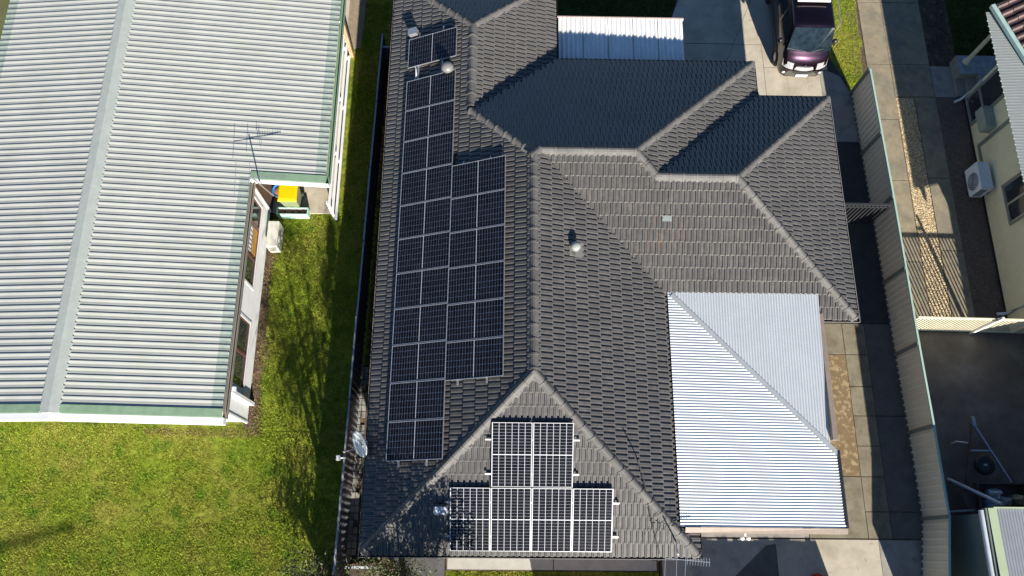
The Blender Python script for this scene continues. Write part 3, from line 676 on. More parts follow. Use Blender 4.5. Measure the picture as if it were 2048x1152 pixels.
for s in (-1, 1): fl.lathe((6.42 + s * .08, .4, 2.44), [(.0, -.06), (.045, -.06), (.06, .02), (.03, .05), (0, .06)], 10)
tag(fl.build('floodlight', mat('white_fitting', (0.8, 0.8, 0.8), .4)), 'small white twin spotlight under the brown awning fascia', 'light fitting')

# ------------------------------------------------------------------ carport roof behind the house
cp = thing('carport', 'small flat carport roofed with white corrugated sheets between the tiled wings', 'carport', (3.7, 15.5, 0))
cz = lambda x, y: 2.34 - .045 * (16.36 - y)
x = 1.76; 
while x < 5.75:
    xe = min(x + .8, 5.78); mb = MB(); corr(mb, 'y', x, xe, lambda t: 14.7, lambda t: 16.36, cz, pitch=.146, amp=.022, n=8)
    mb.build('corrugated_sheet', poly_m, cp); x = xe
MB().box(1.72, 5.8, 16.37, 16.41, 2.24, 2.37).build('fascia', mat('pink_barge', (0.42, 0.33, 0.31), .6), cp)
for px_, py_ in ((5.6, 16.2), (5.6, 14.9)): MB().box(px_ - .045, px_ + .045, py_ - .045, py_ + .045, .0, 2.2).build('post', sage_m, cp)
MB().box(1.8, 5.75, 15.4, 15.45, 2.15, 2.24).build('beam', sage_m, cp)

# ------------------------------------------------------------------ left neighbour: house with ribbed metal roof
lh = thing('metal_roofed_house', 'white weatherboard house with long pale ribbed metal roof and green flashings', 'house', (-11, 10, 0))
LR, LZ, LS = -11.6, 3.235, .11                 # ridge x, z, slope
LXE, LXE2, LXW, LY0, LYs, LY1 = -7.32, -5.2, -15.45, 3.36, 10.42, 21.0
zl = lambda x: LZ - LS * abs(x - LR)
def trim_sheet(x0, x1, y0, y1):
    mb = MB(); t = y0; pts = []
    while t < y1 - .01:
        for dy, h in ((0, 0), (.058, .019), (.078, .021), (.086, 0)):
            if t + dy <= y1: pts.append((t + dy, h))
        if t + .15 <= y1: pts.append((t + .14, .002))
        t += .19
    pts.append((min(t, y1), 0))
    vs = [(x, yy, zl(x) + h) for yy, h in pts for x in (x0, x1)]
    up = x1 > x0
    mb.add(vs, [((2 * i, 2 * i + 1, 2 * i + 3, 2 * i + 2)) for i in range(len(pts) - 1)])
    return mb
y = LY0 + .15
while y < LY1:
    ye = y + .76
    e = LXE2 if y > LYs - .2 else LXE
    y2 = ye
    if y < LYs - .2 < ye - .4: pass
    trim_sheet(LR + .12, e - .3, y, ye).build('roof_sheet', surf_m, lh)
    trim_sheet(LXW + .3, LR - .12, y, ye).build('roof_sheet', surf_m, lh)
    trim_sheet(e - .3, e, y, ye).build('eave_sheet', lgreen_m, lh)
    trim_sheet(LXW, LXW + .3, y, ye).build('eave_sheet', lgreen_m, lh)
    y = ye
mb = MB()
for s in (-1, 1):
    mb.add([(LR, LY0 - .03, LZ + .052), (LR, LY1, LZ + .052), (LR + s * .24, LY1, zl(LR + .24) + .033), (LR + s * .24, LY0 - .03, zl(LR + .24) + .033)], [(0, 1, 2, 3) if s < 0 else (3, 2, 1, 0)])
k = 0; t = LY0
while t < 20.9:
    for s in (-1, 1):
        xq = LR + s * .24; mb.quad((xq, t, zl(xq) + .033), (xq, t + .13, zl(xq) + .033), (xq + s * .035, t + .12, zl(xq) + .004), (xq + s * .035, t + .01, zl(xq) + .004))
    t += .19
mb.build('ridge_cap', ridge_m, lh)
def slope_strip(name, x0, x1, y0, y1, h, m):
    MB().add([(x0, y0, zl(x0) + h), (x1, y0, zl(x1) + h), (x1, y1, zl(x1) + h), (x0, y1, zl(x0) + h), (x0, y0, zl(x0) - .1), (x1, y0, zl(x1) - .1)], [(0, 1, 2, 3), (4, 5, 1, 0)]).build(name, m, lh)
slope_strip('barge_flashing', LR + .25, LXE + .02, LY0 - .02, LY0 + .2, .034, green_m)
slope_strip('barge_flashing', LXW, LR - .25, LY0 - .02, LY0 + .2, .034, green_m)
slope_strip('barge_flashing', LXE, LXE2 + .02, LYs - .13, LYs + .1, .034, green_m)
def sloped_bar(name, x0, x1, y0, y1, dz0, dz1, m):
    mb = MB(); mb.box(x0, x1, y0, y1, 0, 1); mb.v = [(x, y, zl(x) + (dz1 if z > .5 else dz0)) for x, y, z in mb.v]; mb.build(name, m, lh)
sloped_bar('barge_board', LR + .0, LXE + .05, LY0 - .2, LY0 - .03, -.26, -.01, white_m)
sloped_bar('barge_board', LXW, LR - .0, LY0 - .2, LY0 - .03, -.26, -.01, white_m)
sloped_bar('barge_board', LXE - .05, LXE2 + .1, LYs - .2, LYs - .14, -.15, 0.01, white_m)
def lgutter(x, y0, y1, m):
    z = zl(x); mb = MB(); mb.box(x + .005, x + .13, y0, y1, z - .14, z - .13); mb.box(x + .115, x + .13, y0, y1, z - .13, z - .015); mb.box(x + .005, x + .02, y0, y1, z - .13, z - .03); mb.build('gutter', m, lh)
lgutter(LXE, LY0 - .05, LYs - .1, mat('gutter_taupe', (0.22, 0.2, 0.17), .45)); lgutter(LXE2, LYs - .1, LY1, green_m)
WX = -7.45
# weatherboards: each board a part, tilted, with gaps for the windows
wins = [(7.5, 10.08, 1.1, 2.1), (4.45, 6.4, .95, 2.1)]
MB().box(LXW + .4, WX - .03, 3.66, 20.9, .05, 2.55).build('wall', white_m, lh)
zb = .25
while zb < 2.6:
    segs = [(3.62, 10.34)]
    for a, b, z0, z1_ in wins:
        if zb + .15 > z0 - .08 and zb < z1_ + .05:
            segs = [s for q in segs for s in ((q[0], min(q[1], a - .08)), (max(q[0], b + .08), q[1])) if s[1] - s[0] > .05]
    for a, b in segs:
        mb = MB(); mb.add([(WX - .03, a, zb), (WX + .022, a, zb), (WX + .004, a, zb + .15), (WX - .03, a, zb + .15), (WX - .03, b, zb), (WX + .022, b, zb), (WX + .004, b, zb + .15), (WX - .03, b, zb + .15)], [(0, 3, 2, 1), (4, 5, 6, 7), (1, 2, 6, 5), (0, 1, 5, 4), (2, 3, 7, 6)])
        mb.build('weatherboard', white_m, lh)
    zb += .15
MB().box(WX - .02, WX + .035, 3.56, 3.62, .2, 2.6).build('corner_trim', white_m, lh)
MB().box(WX - .02, WX + .05, 10.34, 10.4, .2, 2.5).build('corner_trim', white_m, lh)
MB().box(WX - .1, WX - .04, 3.66, 10.3, .0, .25).build('base_board', mat('base_board_brown', (0.1, 0.06, 0.05), .8), lh)  # recessed base board in dark brown
zb = .25
for i in range(16):
    MB().box(LXW + .4, WX + .02, 3.6, 3.655, zb, zb + .145).build('weatherboard', white_m, lh); zb += .15
curt_m = mat('orange_curtain', (0.45, 0.22, 0.04), .8, var=.3, scale=6)
for wi, (a, b, z0, z1_) in enumerate(wins):
    wf = MB(); X = WX
    wf.box(X - .02, X + .035, a - .08, b + .08, z0 - .09, z0); wf.box(X - .02, X + .03, a - .08, a, z0, z1_); wf.box(X - .02, X + .03, b, b + .08, z0, z1_)
    w_ = wf.build('window', white_m, lh)
    n = 3 if wi == 0 else 2; cuts = [a + (b - a) * q for q in ((0, .32, .72, 1) if wi == 0 else (0, .5, 1))]
    fr = MB()
    for c0, c1 in zip(cuts[:-1], cuts[1:]):
        fr.box(X - .03, X + .015, c0, c0 + .04, z0, z1_); fr.box(X - .03, X + .015, c1 - .04, c1, z0, z1_); fr.box(X - .03, X + .015, c0 + .04, c1 - .04, z0, z0 + .05)
    fr.build('sash', frame_m, w_)
    for c0, c1 in zip(cuts[:-1], cuts[1:]):
        MB().box(X - .035, X - .012, c0 + .04, c1 - .04, z0 + .05, z1_).build('pane', glassd_m, w_)
    if wi == 0:
        mb = MB()
        for q in range(6): yy = cuts[1] + .1 + q * .14; mb.box(X - .011, X - .006, yy, yy + .07, 1.62, 1.95)
        mb.build('blind_slats', white_m, w_)
        MB().box(X - .011, X - .0075, cuts[1] + .08, cuts[2] - .08, z0 + .06, z0 + .42).build('curtain', curt_m, w_)
dp = MB(); dp.box(WX + .0, WX + .12, 4.12, 4.22, .0, 2.35); dp.box(WX, WX + .3, 4.12, 4.22, 2.35, 2.45)
dp.build('downpipe', white_m, lh)
# recess wall and patio posts under the lower roof
MB().box(-7.5, -7.42, 10.4, 20.9, .05, 2.5).build('wall', mat('brown_wall', (0.12, 0.065, 0.04), .7, var=.2), lh)
MB().box(-7.42, -5.5, 10.4, 20.9, -.04, .05).build('patio_slab', conc_m, lh)
MB().box(-5.32, -5.2, 16.32, 16.42, .0, 2.3).build('post', mat('timber_post', (0.36, 0.24, 0.14), .7, var=.2), lh)
mb = MB(); 
for q in range(3): mb.box(-5.4, -5.28, 16.5, 16.56, .35 + q * .62, .7 + q * .62)
sc_ = MB().box(-5.44, -5.22, 16.56, 16.62, 0, 2.2).build('privacy_screen', blackm_m, lh); mb.build('screen_opening', white_m, sc_)
mb = MB()
rl = thing('white_railing', 'white three rail railing along the patio edge of the metal roofed house', 'railing', (-5.35, 13, 0))
for z in (.1, .64, 1.18): MB().box(-5.37, -5.295, 10.15, 16.3, z, z + .06).build('rail', white_m, rl)
for y in (10.25, 12.2, 14.2, 16.15): MB().box(-5.44, -5.37, y, y + .07, .0, 1.2).build('post', white_m, rl)
# antenna on the corner of the metal roof
def yagi(name, label, base, top, boom, els, m, tilt=None, extra=None):
    t = thing(name, label, 'tv antenna', base)
    MB().tube([base, top], .019, 8).build('mast', m, t)
    a, b = Vector(boom[0]), Vector(boom[1]); MB().obox(a, b, .016, .013).build('boom', m, t)
    e = MB(); d = (b - a).normalized(); s = Vector((-d.y, d.x, 0))
    for f, l in els: c = a + (b - a) * f + Vector((0, 0, .02)); e.tube([c - s * l / 2, c + s * l / 2], .006, 5)
    e.build('elements', m, t)
    if extra:
        x = MB()
        for f, l, dz in extra: c = a + (b - a) * f; x.tube([c + Vector((0, 0, -dz)), c + Vector((0, 0, dz))], .006, 5); x.tube([c - s * l / 2 + Vector((0, 0, dz)), c + s * l / 2 + Vector((0, 0, dz))], .006, 5)
        x.build('reflector', m, t)
    return t
yagi('tv_antenna', 'tall thin tv antenna mast at the inside corner of the metal roof', (-7.0, 10.34, 1.5), (-7.04, 9.97, 3.55), ((-7.5, 9.96, 3.48), (-6.12, 10.05, 3.48)),
     [(.0, 1.15), (.28, .95)] + [(.5 + .055 * i, .2) for i in range(10)], steel_m, extra=[(.52, .3, .16), (.56, .3, .12)])

# things by the metal roofed house
b = thing('wheelie_bin', 'green wheelie bin with a bright yellow lid under the eave', 'wheelie bin', (-6.72, 10.72, .05))
mb = MB(); bx, by = -6.72, 10.74
lo = [(bx - .22, by - .22), (bx + .22, by - .22), (bx + .22, by + .25), (bx - .22, by + .25)]; hi = [(bx - .28, by - .33), (bx + .28, by - .33), (bx + .28, by + .33), (bx - .28, by + .33)]
mb.add([(*p, .1) for p in lo] + [(*p, .95) for p in hi], [(3, 2, 1, 0), (0, 1, 5, 4), (1, 2, 6, 5), (2, 3, 7, 6), (3, 0, 4, 7)]); mb.build('bin_body', bing_m, b, bevel=.02)
mb = MB(); mb.add([(bx - .3, by - .36, .95), (bx + .3, by - .36, .95), (bx + .3, by + .34, .98), (bx - .3, by + .34, .98), (bx - .3, by - .36, .99), (bx + .3, by - .36, .99), (bx + .3, by + .34, 1.04), (bx - .3, by + .34, 1.04), (bx - .24, by - .28, 1.03), (bx + .24, by - .28, 1.03), (bx + .24, by + .26, 1.08), (bx - .24, by + .26, 1.08)],
   [(3, 2, 1, 0), (0, 1, 5, 4), (1, 2, 6, 5), (2, 3, 7, 6), (3, 0, 4, 7), (4, 5, 9, 8), (5, 6, 10, 9), (6, 7, 11, 10), (7, 4, 8, 11), (8, 9, 10, 11)]); mb.build('lid', yellow_m, b, bevel=.02)
for s in (-1, 1): MB().lathe((bx + s * .26, by + .3, .15), [(0, -.03), (.1, -.03), (.1, .03), (0, .03)], 14, 'x').build('wheel', black_m, b)
MB().tube([(bx - .22, by + .4, .93), (bx + .22, by + .4, .93)], .018, 8).build('handle', bing_m, b)
b = thing('blue_tub', 'blue plastic tub with brown cloth beside the yellow lidded bin', 'tub', (-7.15, 11.0, .05))
MB().lathe((-7.12, 11.02, .05), [(0, 0), (.2, 0), (.25, .4), (.27, .42), (.24, .41), (.2, .36), (0, .36)], 20).build('tub_shell', blue_m, b)
mb = MB(); mb.lathe((-7.14, 11.0, .38), [(.23, 0), (.18, .05), (.08, .08), (0, .07)], 12); mb.build('cloth', brown_m, b)
pl = thing('planter_box', 'long pale aqua planter trough of dark pots beside the bin', 'planter', (-6.72, 10.32, 0))
mb = MB(); x0, x1, y0, y1 = -7.2, -6.2, 10.22, 10.47
mb.box(x0, x1, y0, y0 + .03, 0, .34); mb.box(x0, x1, y1 - .03, y1, 0, .34); mb.box(x0, x0 + .03, y0 + .03, y1 - .03, 0, .34); mb.box(x1 - .03, x1, y0 + .03, y1 - .03, 0, .34); mb.box(x0 + .03, x1 - .03, y0 + .03, y1 - .03, .0, .05)
mb.build('trough', aqua_m, pl)
for i in range(4):
    x = -7.06 + i * .23
    t = thing('plant_pot', f'{ORD[i]} brown plant pot from the house in the aqua planter', 'plant pot', (x, 10.345, .05), 'pots in the aqua planter')
    MB().lathe((x, 10.345, .05), [(0, 0), (.075, 0), (.098, .24), (.085, .24), (.08, .2), (0, .2)], 14).build('pot_shell', mat('pot_clay', (0.12, 0.07, 0.06), .7, var=.3), t)
    MB().lathe((x, 10.345, .24), [(.083, 0), (.04, .03), (0, .02)], 10).build('pot_soil', pot_m, t)
def ac_unit(name, label, x0, x1, y0, y1, z0, z1_, m, face):
    t = thing(name, label, 'air conditioner', ((x0 + x1) / 2, (y0 + y1) / 2, z0))
    MB().box(x0, x1, y0, y1, z0, z1_).build('casing', m, t, bevel=.015)
    s = 1 if face == '+x' else -1; xf = x1 if s > 0 else x0; yc = y0 + (y1 - y0) * .42; zc = (z0 + z1_) / 2; r = min(z1_ - z0, y1 - y0) * .4
    g = MB(); 
    for q in range(5): g.lathe((xf + s * .012, yc, zc), [(r * (q + 1) / 5 - .008, 0), (r * (q + 1) / 5 - .008, s * .01), (r * (q + 1) / 5 + .004, s * .01), (r * (q + 1) / 5 + .004, 0)], 20, 'x')
    g.build('fan_grille', m, t); MB().lathe((xf + s * .004, yc, zc), [(0, 0), (r * 1.02, 0), (r * 1.05, s * .006)], 20, 'x').build('fan_recess', grille_m, t)
    for yy in (y0 + .1, y1 - .16): MB().box(x0, x1, yy, yy + .06, z0 - .08, z0).build('foot', black_m, t)
    v = MB()
    for q in range(6): v.box(x0 + .04 + q * .04, x0 + .06 + q * .04, y0 - .006, y0, z0 + .12, z1_ - .12)
    v.build('side_vent', grille_m, t)
    return t
ac_unit('air_conditioner', 'beige outdoor air conditioner unit by the white weatherboard wall', -7.32, -6.98, 9.0, 9.85, .1, .68, acw_m, '+x')

# ------------------------------------------------------------------ fences
def ribbed_panel(p, q, h, side, m, rib=.2, dep=.03, z0=.05):
    """fence sheet with trapezoid ribs between p and q"""
    p = Vector((*p, 0)); q = Vector((*q, 0)); d = (q - p); L = d.length; d.normalize(); nrm = Vector((-d.y, d.x, 0)) * side
    n = max(1, round(L / rib)); s = L / n; pts = []
    for i in range(n): pts += [(i * s, 0), (i * s + s * .62, 0), (i * s + s * .72, dep), (i * s + s * .9, dep)]
    pts.append((L, 0)); vs = []
    for t, o in pts:
        b_ = p + d * t + nrm * o; vs += [(b_.x, b_.y, z0), (b_.x, b_.y, h)]
    k = len(pts); f = [(2 * i, 2 * i + 2, 2 * i + 3, 2 * i + 1) for i in range(k - 1)]
    mb = MB(); mb.add(vs, f)
    o2 = nrm * -.004; mb.add([(v_[0] + o2.x, v_[1] + o2.y, v_[2]) for v_ in vs], [g[::-1] for g in f]); return mb
fr = thing('colorbond_fence' if False else 'steel_fence', 'long cream steel sheet fence with green posts along the right driveway', 'fence', (12.25, 6, 0))
FN = [(12.08, 15.2), (12.14, 12.85), (12.2, 10.62), (12.24, 8.25), (12.27, 5.9), (12.33, 3.5), (12.36, 1.02), (12.1, -.6), (11.85, -2.6)]
for i, (a, b) in enumerate(zip(FN[:-1], FN[1:])):
    ribbed_panel(a, b, 1.48, 1 if False else -1, colb_m).build('fence_sheet', colb_m, fr)
    d = Vector((b[0] - a[0], b[1] - a[1], 0)); L = d.length
    MB().obox((*a, 1.5), (*b, 1.5), .055, .05).build('top_rail', colr_m, fr)
    MB().obox((*a, .06), (*b, .06), .05, .06).build('bottom_rail', colp_m, fr)
    sc_ = MB(); nr = Vector((-d.y, d.x, 0)).normalized()
    for q in range(int(L / .2)):
        c = Vector((*a, 0)) + d * ((q + .5) * .2 / L); sc_.lathe((c.x - .05, c.y, .1), [(0, -.02), (.014, -.02), (.014, .02), (0, .02)], 6, 'x')
    sc_.build('fixing_screws', blackm_m, fr)
for a in FN[:-1]: MB().box(a[0] - .055, a[0] + .04, a[1] - .05, a[1] + .05, 0, 1.52).build('post', colp_m, fr)
fl_ = thing('dark_steel_fence', 'dark grey steel fence with blue sheen rail beside the narrow gap', 'fence', (-4.15, 8, 0))
FL = [(-4.36, -3.0), (-4.31, -.6), (-4.26, 1.75), (-4.22, 4.1), (-4.18, 6.5), (-4.13, 8.9), (-4.09, 11.3), (-4.04, 13.7), (-3.99, 16.2)]
for i, (a, b) in enumerate(zip(FL[:-1], FL[1:])):
    hh = 1.5 + .03 * (i % 2)
    ribbed_panel(a, b, hh, -1, fl_m).build('fence_sheet', fl_m, fl_)
    MB().obox((*a, hh + .01), (*b, hh + .01), .05, .045).build('top_rail', mat('fence_rail_grey', (0.3, 0.33, 0.37), .3), fl_)
for a in FL: MB().box(a[0] - .035, a[0] + .035, a[1] - .035, a[1] + .035, 0, 1.55).build('post', fl_m, fl_)
g = thing('return_fence', 'short dark fence return across the gap near the far end of the dark fence', 'fence', (-3.7, 15.75, 0))
ribbed_panel((-3.98, 15.75), (-3.3, 15.75), 1.45, 1, fl_m).build('fence_sheet', fl_m, g); MB().obox((-3.98, 15.75, 1.47), (-3.3, 15.75, 1.47), .05, .05).build('top_rail', MATS['fence_rail_grey'], g)
g = thing('side_gate', 'low gate with pale top rail across the gap at the front of the tiled house', 'gate', (-3.65, -.4, 0))
ribbed_panel((-4.2, -.42), (-3.2, -.42), .8, 1, fl_m).build('gate_sheet', fl_m, g); MB().obox((-4.15, -.42, .82), (-3.3, -.42, .82), .06, .05).build('top_rail', mat('pale_rail', (0.6, 0.65, 0.68), .4), g)
ca = thing('security_camera', 'small white security camera on the dark fence near the dish', 'camera', (-4.3, 2.45, 1.55))
MB().box(-4.44, -4.33, 2.36, 2.5, 1.6, 1.72).build('camera_body', white_m, ca, bevel=.01); MB().tube([(-4.34, 2.44, 1.62), (-4.2, 2.44, 1.58)], .02, 8).build('bracket', white_m, ca)
pv = structure('brick_edging', MB().box(-4.3, -3.98, -.35, 5.4, -.03, .02), soil_m)
bk_m = mat('grey_paver', (0.30, 0.29, 0.26), .9, var=.3, scale=9, island=.25)
for q in range(29):
    for c in range(2 if q % 5 else 1):
        x = -4.27 + c * .135 + .0012 * q; yy = -.3 + q * .195
        MB().box(x, x + .115, yy, yy + .17, .0, .045 + random.uniform(0, .012)).build('paving_brick', bk_m, pv)
# slatted dark gate between house and cream fence
g = thing('slatted_gate', 'black slatted gate across the side passage between the tiles and cream fence', 'gate', (11, 10.3, 0))
MB().obox((9.6, 10.32, 1.52), (12.1, 10.32, 1.52), .06, .06).build('top_rail', blackm_m, g); MB().obox((9.6, 10.32, 1.32), (12.1, 10.32, 1.32), .04, .05).build('mid_rail', blackm_m, g); MB().obox((9.6, 10.32, .15), (12.1, 10.32, .15), .04, .06).build('bottom_rail', blackm_m, g)
for i in range(20): MB().box(9.66 + i * .125, 9.70 + i * .125, 10.3, 10.34, .18, 1.49).build('slat', blackm_m, g)
# unseen fence added below the frame to shade the front path and driveway
g = thing('unseen_shade_fence', 'unseen paling fence added in front of the tiled house to cast shade', 'fence', (6, -3.2, 0))
for i in range(56): MB().box(1.75 + i * .15, 1.90 + i * .15, -3.2 - .004 * (i % 2), -3.18 - .004 * (i % 2), 0, 1.58 + random.uniform(-.02, .02)).build('paling', rustb_m, g)
for z in (.4, 1.2): MB().box(1.75, 10.15, -3.26, -3.2, z, z + .08).build('rail', rustb_m, g)
# white slatted gate, right yard
g = thing('white_slatted_gate', 'cream white slatted gate casting striped shadow over the gravel strip', 'gate', (14.4, 6.7, 0))
gz = 1.42; gc = mat('cream_gate_paint', (0.74, 0.7, 0.52), .45, var=.04)
for z, t in ((gz, .06), (.1, .06)): MB().obox((12.42, 6.72, z), (16.5, 6.66, z), .05, t).build('rail', gc, g)
for i in range(37): x = 12.46 + i * .11; yy = 6.72 - .0147 * (x - 12.42); MB().box(x, x + .042, yy - .008, yy + .008, .13, gz - .03).build('slat', gc, g)
MB().box(14.72, 14.80, 6.6, 6.66, 0, 1.75).build('post', white_m, g); MB().obox((14.76, 6.62, 1.55), (14.55, 6.62, 1.55), .03, .05).build('latch', blackm_m, g)

# ------------------------------------------------------------------ right neighbour: cream house
rh = thing('cream_house', 'cream rendered house with red brown tiles and a ribbed porch awning', 'house', (17, 12, 0))
RX = 15.97
MB().box(RX, 24, 6.62, 15.1, .12, 2.6).build('wall', cream_m, rh); MB().box(16.9, 24, -4, 6.6, .12, 2.6).build('wall', cream_m, rh)
MB().box(RX + .06, 24, 6.68, 15.04, 0, .12).build('base', mat('base_dark', (0.05, 0.045, 0.04), .9), rh)
MB().box(18.5, 24, 15.1, 22, 0, 2.6).build('wall', cream_m, rh)
# window 1 (wide, near corner), window 2, door trim
def rwin(y0, y1, z0, z1_, cuts, fm, sill=True):
    fr_ = MB(); X = RX; t = .07
    fr_.box(X - .05, X + .02, y0 - t, y1 + t, z0 - t, z0); fr_.box(X - .05, X + .02, y0 - t, y1 + t, z1_, z1_ + t); fr_.box(X - .05, X + .02, y0 - t, y0, z0, z1_); fr_.box(X - .05, X + .02, y1, y1 + t, z0, z1_)
    w_ = fr_.build('window', fm, rh)
    a = MB()
    for c0, c1, e0, e1 in cuts:
        a.box(X - .035, X - .01, c0, c1, e0, e0 + .035); a.box(X - .035, X - .01, c0, c1, e1 - .035, e1); a.box(X - .035, X - .01, c0, c0 + .035, e0 + .035, e1 - .035); a.box(X - .035, X - .01, c1 - .035, c1, e0 + .035, e1 - .035)
    a.build('sash', alu_m, w_)
    for c0, c1, e0, e1 in cuts: MB().box(X - .022, X - .004, c0 + .03, c1 - .03, e0 + .03, e1 - .03).build('pane', glassd_m, w_)
    return w_
w1 = rwin(13.96, 14.88, .25, 2.2, [(13.96, 14.88, .25, .95), (13.96, 14.88, 1.0, 2.2)], sage_m)
MB().box(RX - .003, RX - .001, 14.1, 14.5, 1.1, 2.0).build('blind', mat('pale_blind', (0.6, 0.6, 0.4), .7), w1)
MB().box(RX - .003, RX - .001, 14.5, 14.8, .35, .8).build('amber_blind', mat('amber_blind', (0.45, 0.25, 0.05), .7), w1)
w2 = rwin(9.92, 11.15, 1.18, 2.25, [(9.92, 10.52, 1.18, 2.25), (10.52, 11.15, 1.18, 2.25)], mat('taupe_trim', (0.25, 0.23, 0.19), .5))
MB().box(RX - .03, RX + .0, 12.98, 13.1, .3, 2.3).build('wall_trim', sage_m, rh); MB().box(RX - .03, RX + .0, 11.3, 12.98, .3, .42).build('wall_trim', sage_m, rh)
mb = MB(); mb.box(RX - .34, RX, 13.18, 13.95, .98, 1.42); mb.build('meter_box', mat('sage_box', (0.3, 0.34, 0.29), .5), rh, bevel=.01)
# porch roof sheet (ribbed), gutter, tiles
pr = MB(); y0, y1 = 5.1, 16.42; pts = []; t = y0
px_ = lambda yy: 15.50 - .010 * (yy - 5.1)
while t < y1: pts += [(t, 0), (t + .06, 0), (t + .068, .0025), (t + .09, .0025)]; t += .1
vs = [(px_(yy) + dx, yy, 2.81 + .09 * dx + h) for yy, h in pts for dx in (0, .95)]
pr.add(vs, [(2 * i, 2 * i + 1, 2 * i + 3, 2 * i + 2) for i in range(len(pts) - 1)]); pr.build('porch_sheet', mat('pale_porch_sheet', (0.26, 0.28, 0.275), .45, var=.05), rh)
for q in range(56): yy = 5.15 + q * .2; MB().box(px_(yy) - .02, px_(yy) + .01, yy, yy + .03, 2.795, 2.822).build('sheet_end', colr_m, rh)
MB().box(15.68, 15.75, 5.1, 16.42, 2.62, 2.8).build('porch_beam', sage_m, rh)
def rgut(p, q): MB().obox(p, q, .14, .13).build('gutter', mat('teal_gutter', (0.34, 0.48, 0.45), .4), rh)
rgut((16.5, 16.75, 2.86), (16.5, -4, 2.86)) if False else None
# main tiled roof: gutter runs diagonally outward as the eave (gable verge) of the tiles
EA, EB = Vector((15.48, 16.62, 2.95)), Vector((16.62, 12.5, 2.95))
GX = 15.55
rgut((15.5, 16.6, 3.0), (16.52, 13.7, 3.0)); rgut((16.52, 13.7, 3.0), (16.9, 12.4, 3.0))
mb = MB(); nrm = Vector((.94, .33, 0))
d = (Vector((16.52, 13.7, 0)) - Vector((15.5, 16.6, 0))).normalized(); up = Vector((d.y * -1, d.x, 0)); up = Vector((.944, .332, .40)).normalized()
o = Vector((15.57, 16.6, 3.02)); TPm = MB()
for r in range(7):
    for c in range(14):
        p = o + d * (c * .3) + up * (r * .33)
        a = p + d * .29; tp = up * .36; z = Vector((0, 0, .035))
        TPm = MB(); prof2 = [(0, 0), (.05, .05), (.12, .055), (.17, .0), (.28, .0)]
        vs = []
        for t, h in prof2: vs += [p + d * t + Vector((0, 0, h + .04)), p + d * t + tp + Vector((0, 0, h + .008))]
        for t, h in prof2: vs.append(p + d * t + Vector((0, 0, h)))
        k = len(prof2)
        TPm.add(vs, [(2 * i, 2 * i + 1, 2 * i + 3, 2 * i + 2)[::-1] for i in range(k - 1)] + [(2 * k + i, 2 * k + i + 1, 2 * i + 2, 2 * i)[::-1] for i in range(k - 1)])
        TPm.build('roof_tile', tilerb_m, rh)
mb = MB(); mb.add([o - Vector((0, 0, .03)), o + d * 4.3 - Vector((0, 0, .03)), o + d * 4.3 + up * 2.5 - Vector((0, 0, .03)), o + up * 2.5 - Vector((0, 0, .03))], [(0, 1, 2, 3)]); mb.build('roof_deck', deck_m, rh)
mb = MB(); mb.add([(16.62, 13.6, 2.95), (16.62, -4, 2.95), (20, -4, 4.2), (20, 13.6, 4.2), (24, -4, 2.9), (24, 13.6, 2.9)], [(0, 1, 2, 3), (3, 2, 4, 5)]); mb.build('main_roof', tilerb_m, rh)
# column, porch, steps
cl = MB(); cl.lathe((16.0, 16.22, .5), [(.13, 0), (.13, .06), (.09, .1), (.075, .3), (.065, 1.9), (.085, 1.98), (.085, 2.02)], 20); cl.build('porch_column', mat('cream_paint', (0.62, 0.58, 0.42), .5), rh)
pb = MB().box(15.72, 20, 15.75, 16.5, 0, .47).build('porch_base', mat('porch_base_render', (0.25, 0.24, 0.22), .7), rh)
MB().box(16.35, 20, 15.1, 15.75, 0, .47).build('porch_base', MATS['porch_base_render'], rh)
for ix in range(9):
    for iy in range(3):
        x = 15.73 + ix * .2; y = 15.76 + iy * .245
        MB().box(x, x + .193, y, y + .238, .47, .482).build('floor_tile', bluet_m, rh)
for ix in range(4):
    for iy in range(3): MB().box(16.36 + ix * .2, 16.553 + ix * .2, 15.11 + iy * .21, 15.313 + iy * .21, .47, .482).build('floor_tile', bluet_m, rh)
MB().box(15.72, 16.04, 15.12, 15.74, 0, .16).build('step', MATS['porch_base_render'], rh); MB().box(16.04, 16.35, 15.12, 15.74, 0, .31).build('step', MATS['porch_base_render'], rh)
MB().tube([(15.9, 15.02, 1.2), (15.9, 15.02, .2), (15.82, 14.98, .1), (15.62, 14.9, .06)], .045, 10).build('downpipe', acb_m, rh)
MB().tube([(15.93, 7.25, 1.4), (15.93, 7.25, .24), (15.86, 7.25, .14), (15.66, 7.25, .12)], .05, 10).build('drain_pipe', acb_m, rh)
ac_unit('air_conditioner', 'white outdoor air conditioner unit by the cream wall', 15.45, 15.85, 11.25, 12.2, .14, .86, acb_m, '-x')
MB().box(15.2, 15.42, 11.2, 12.3, .0, .0) if False else None

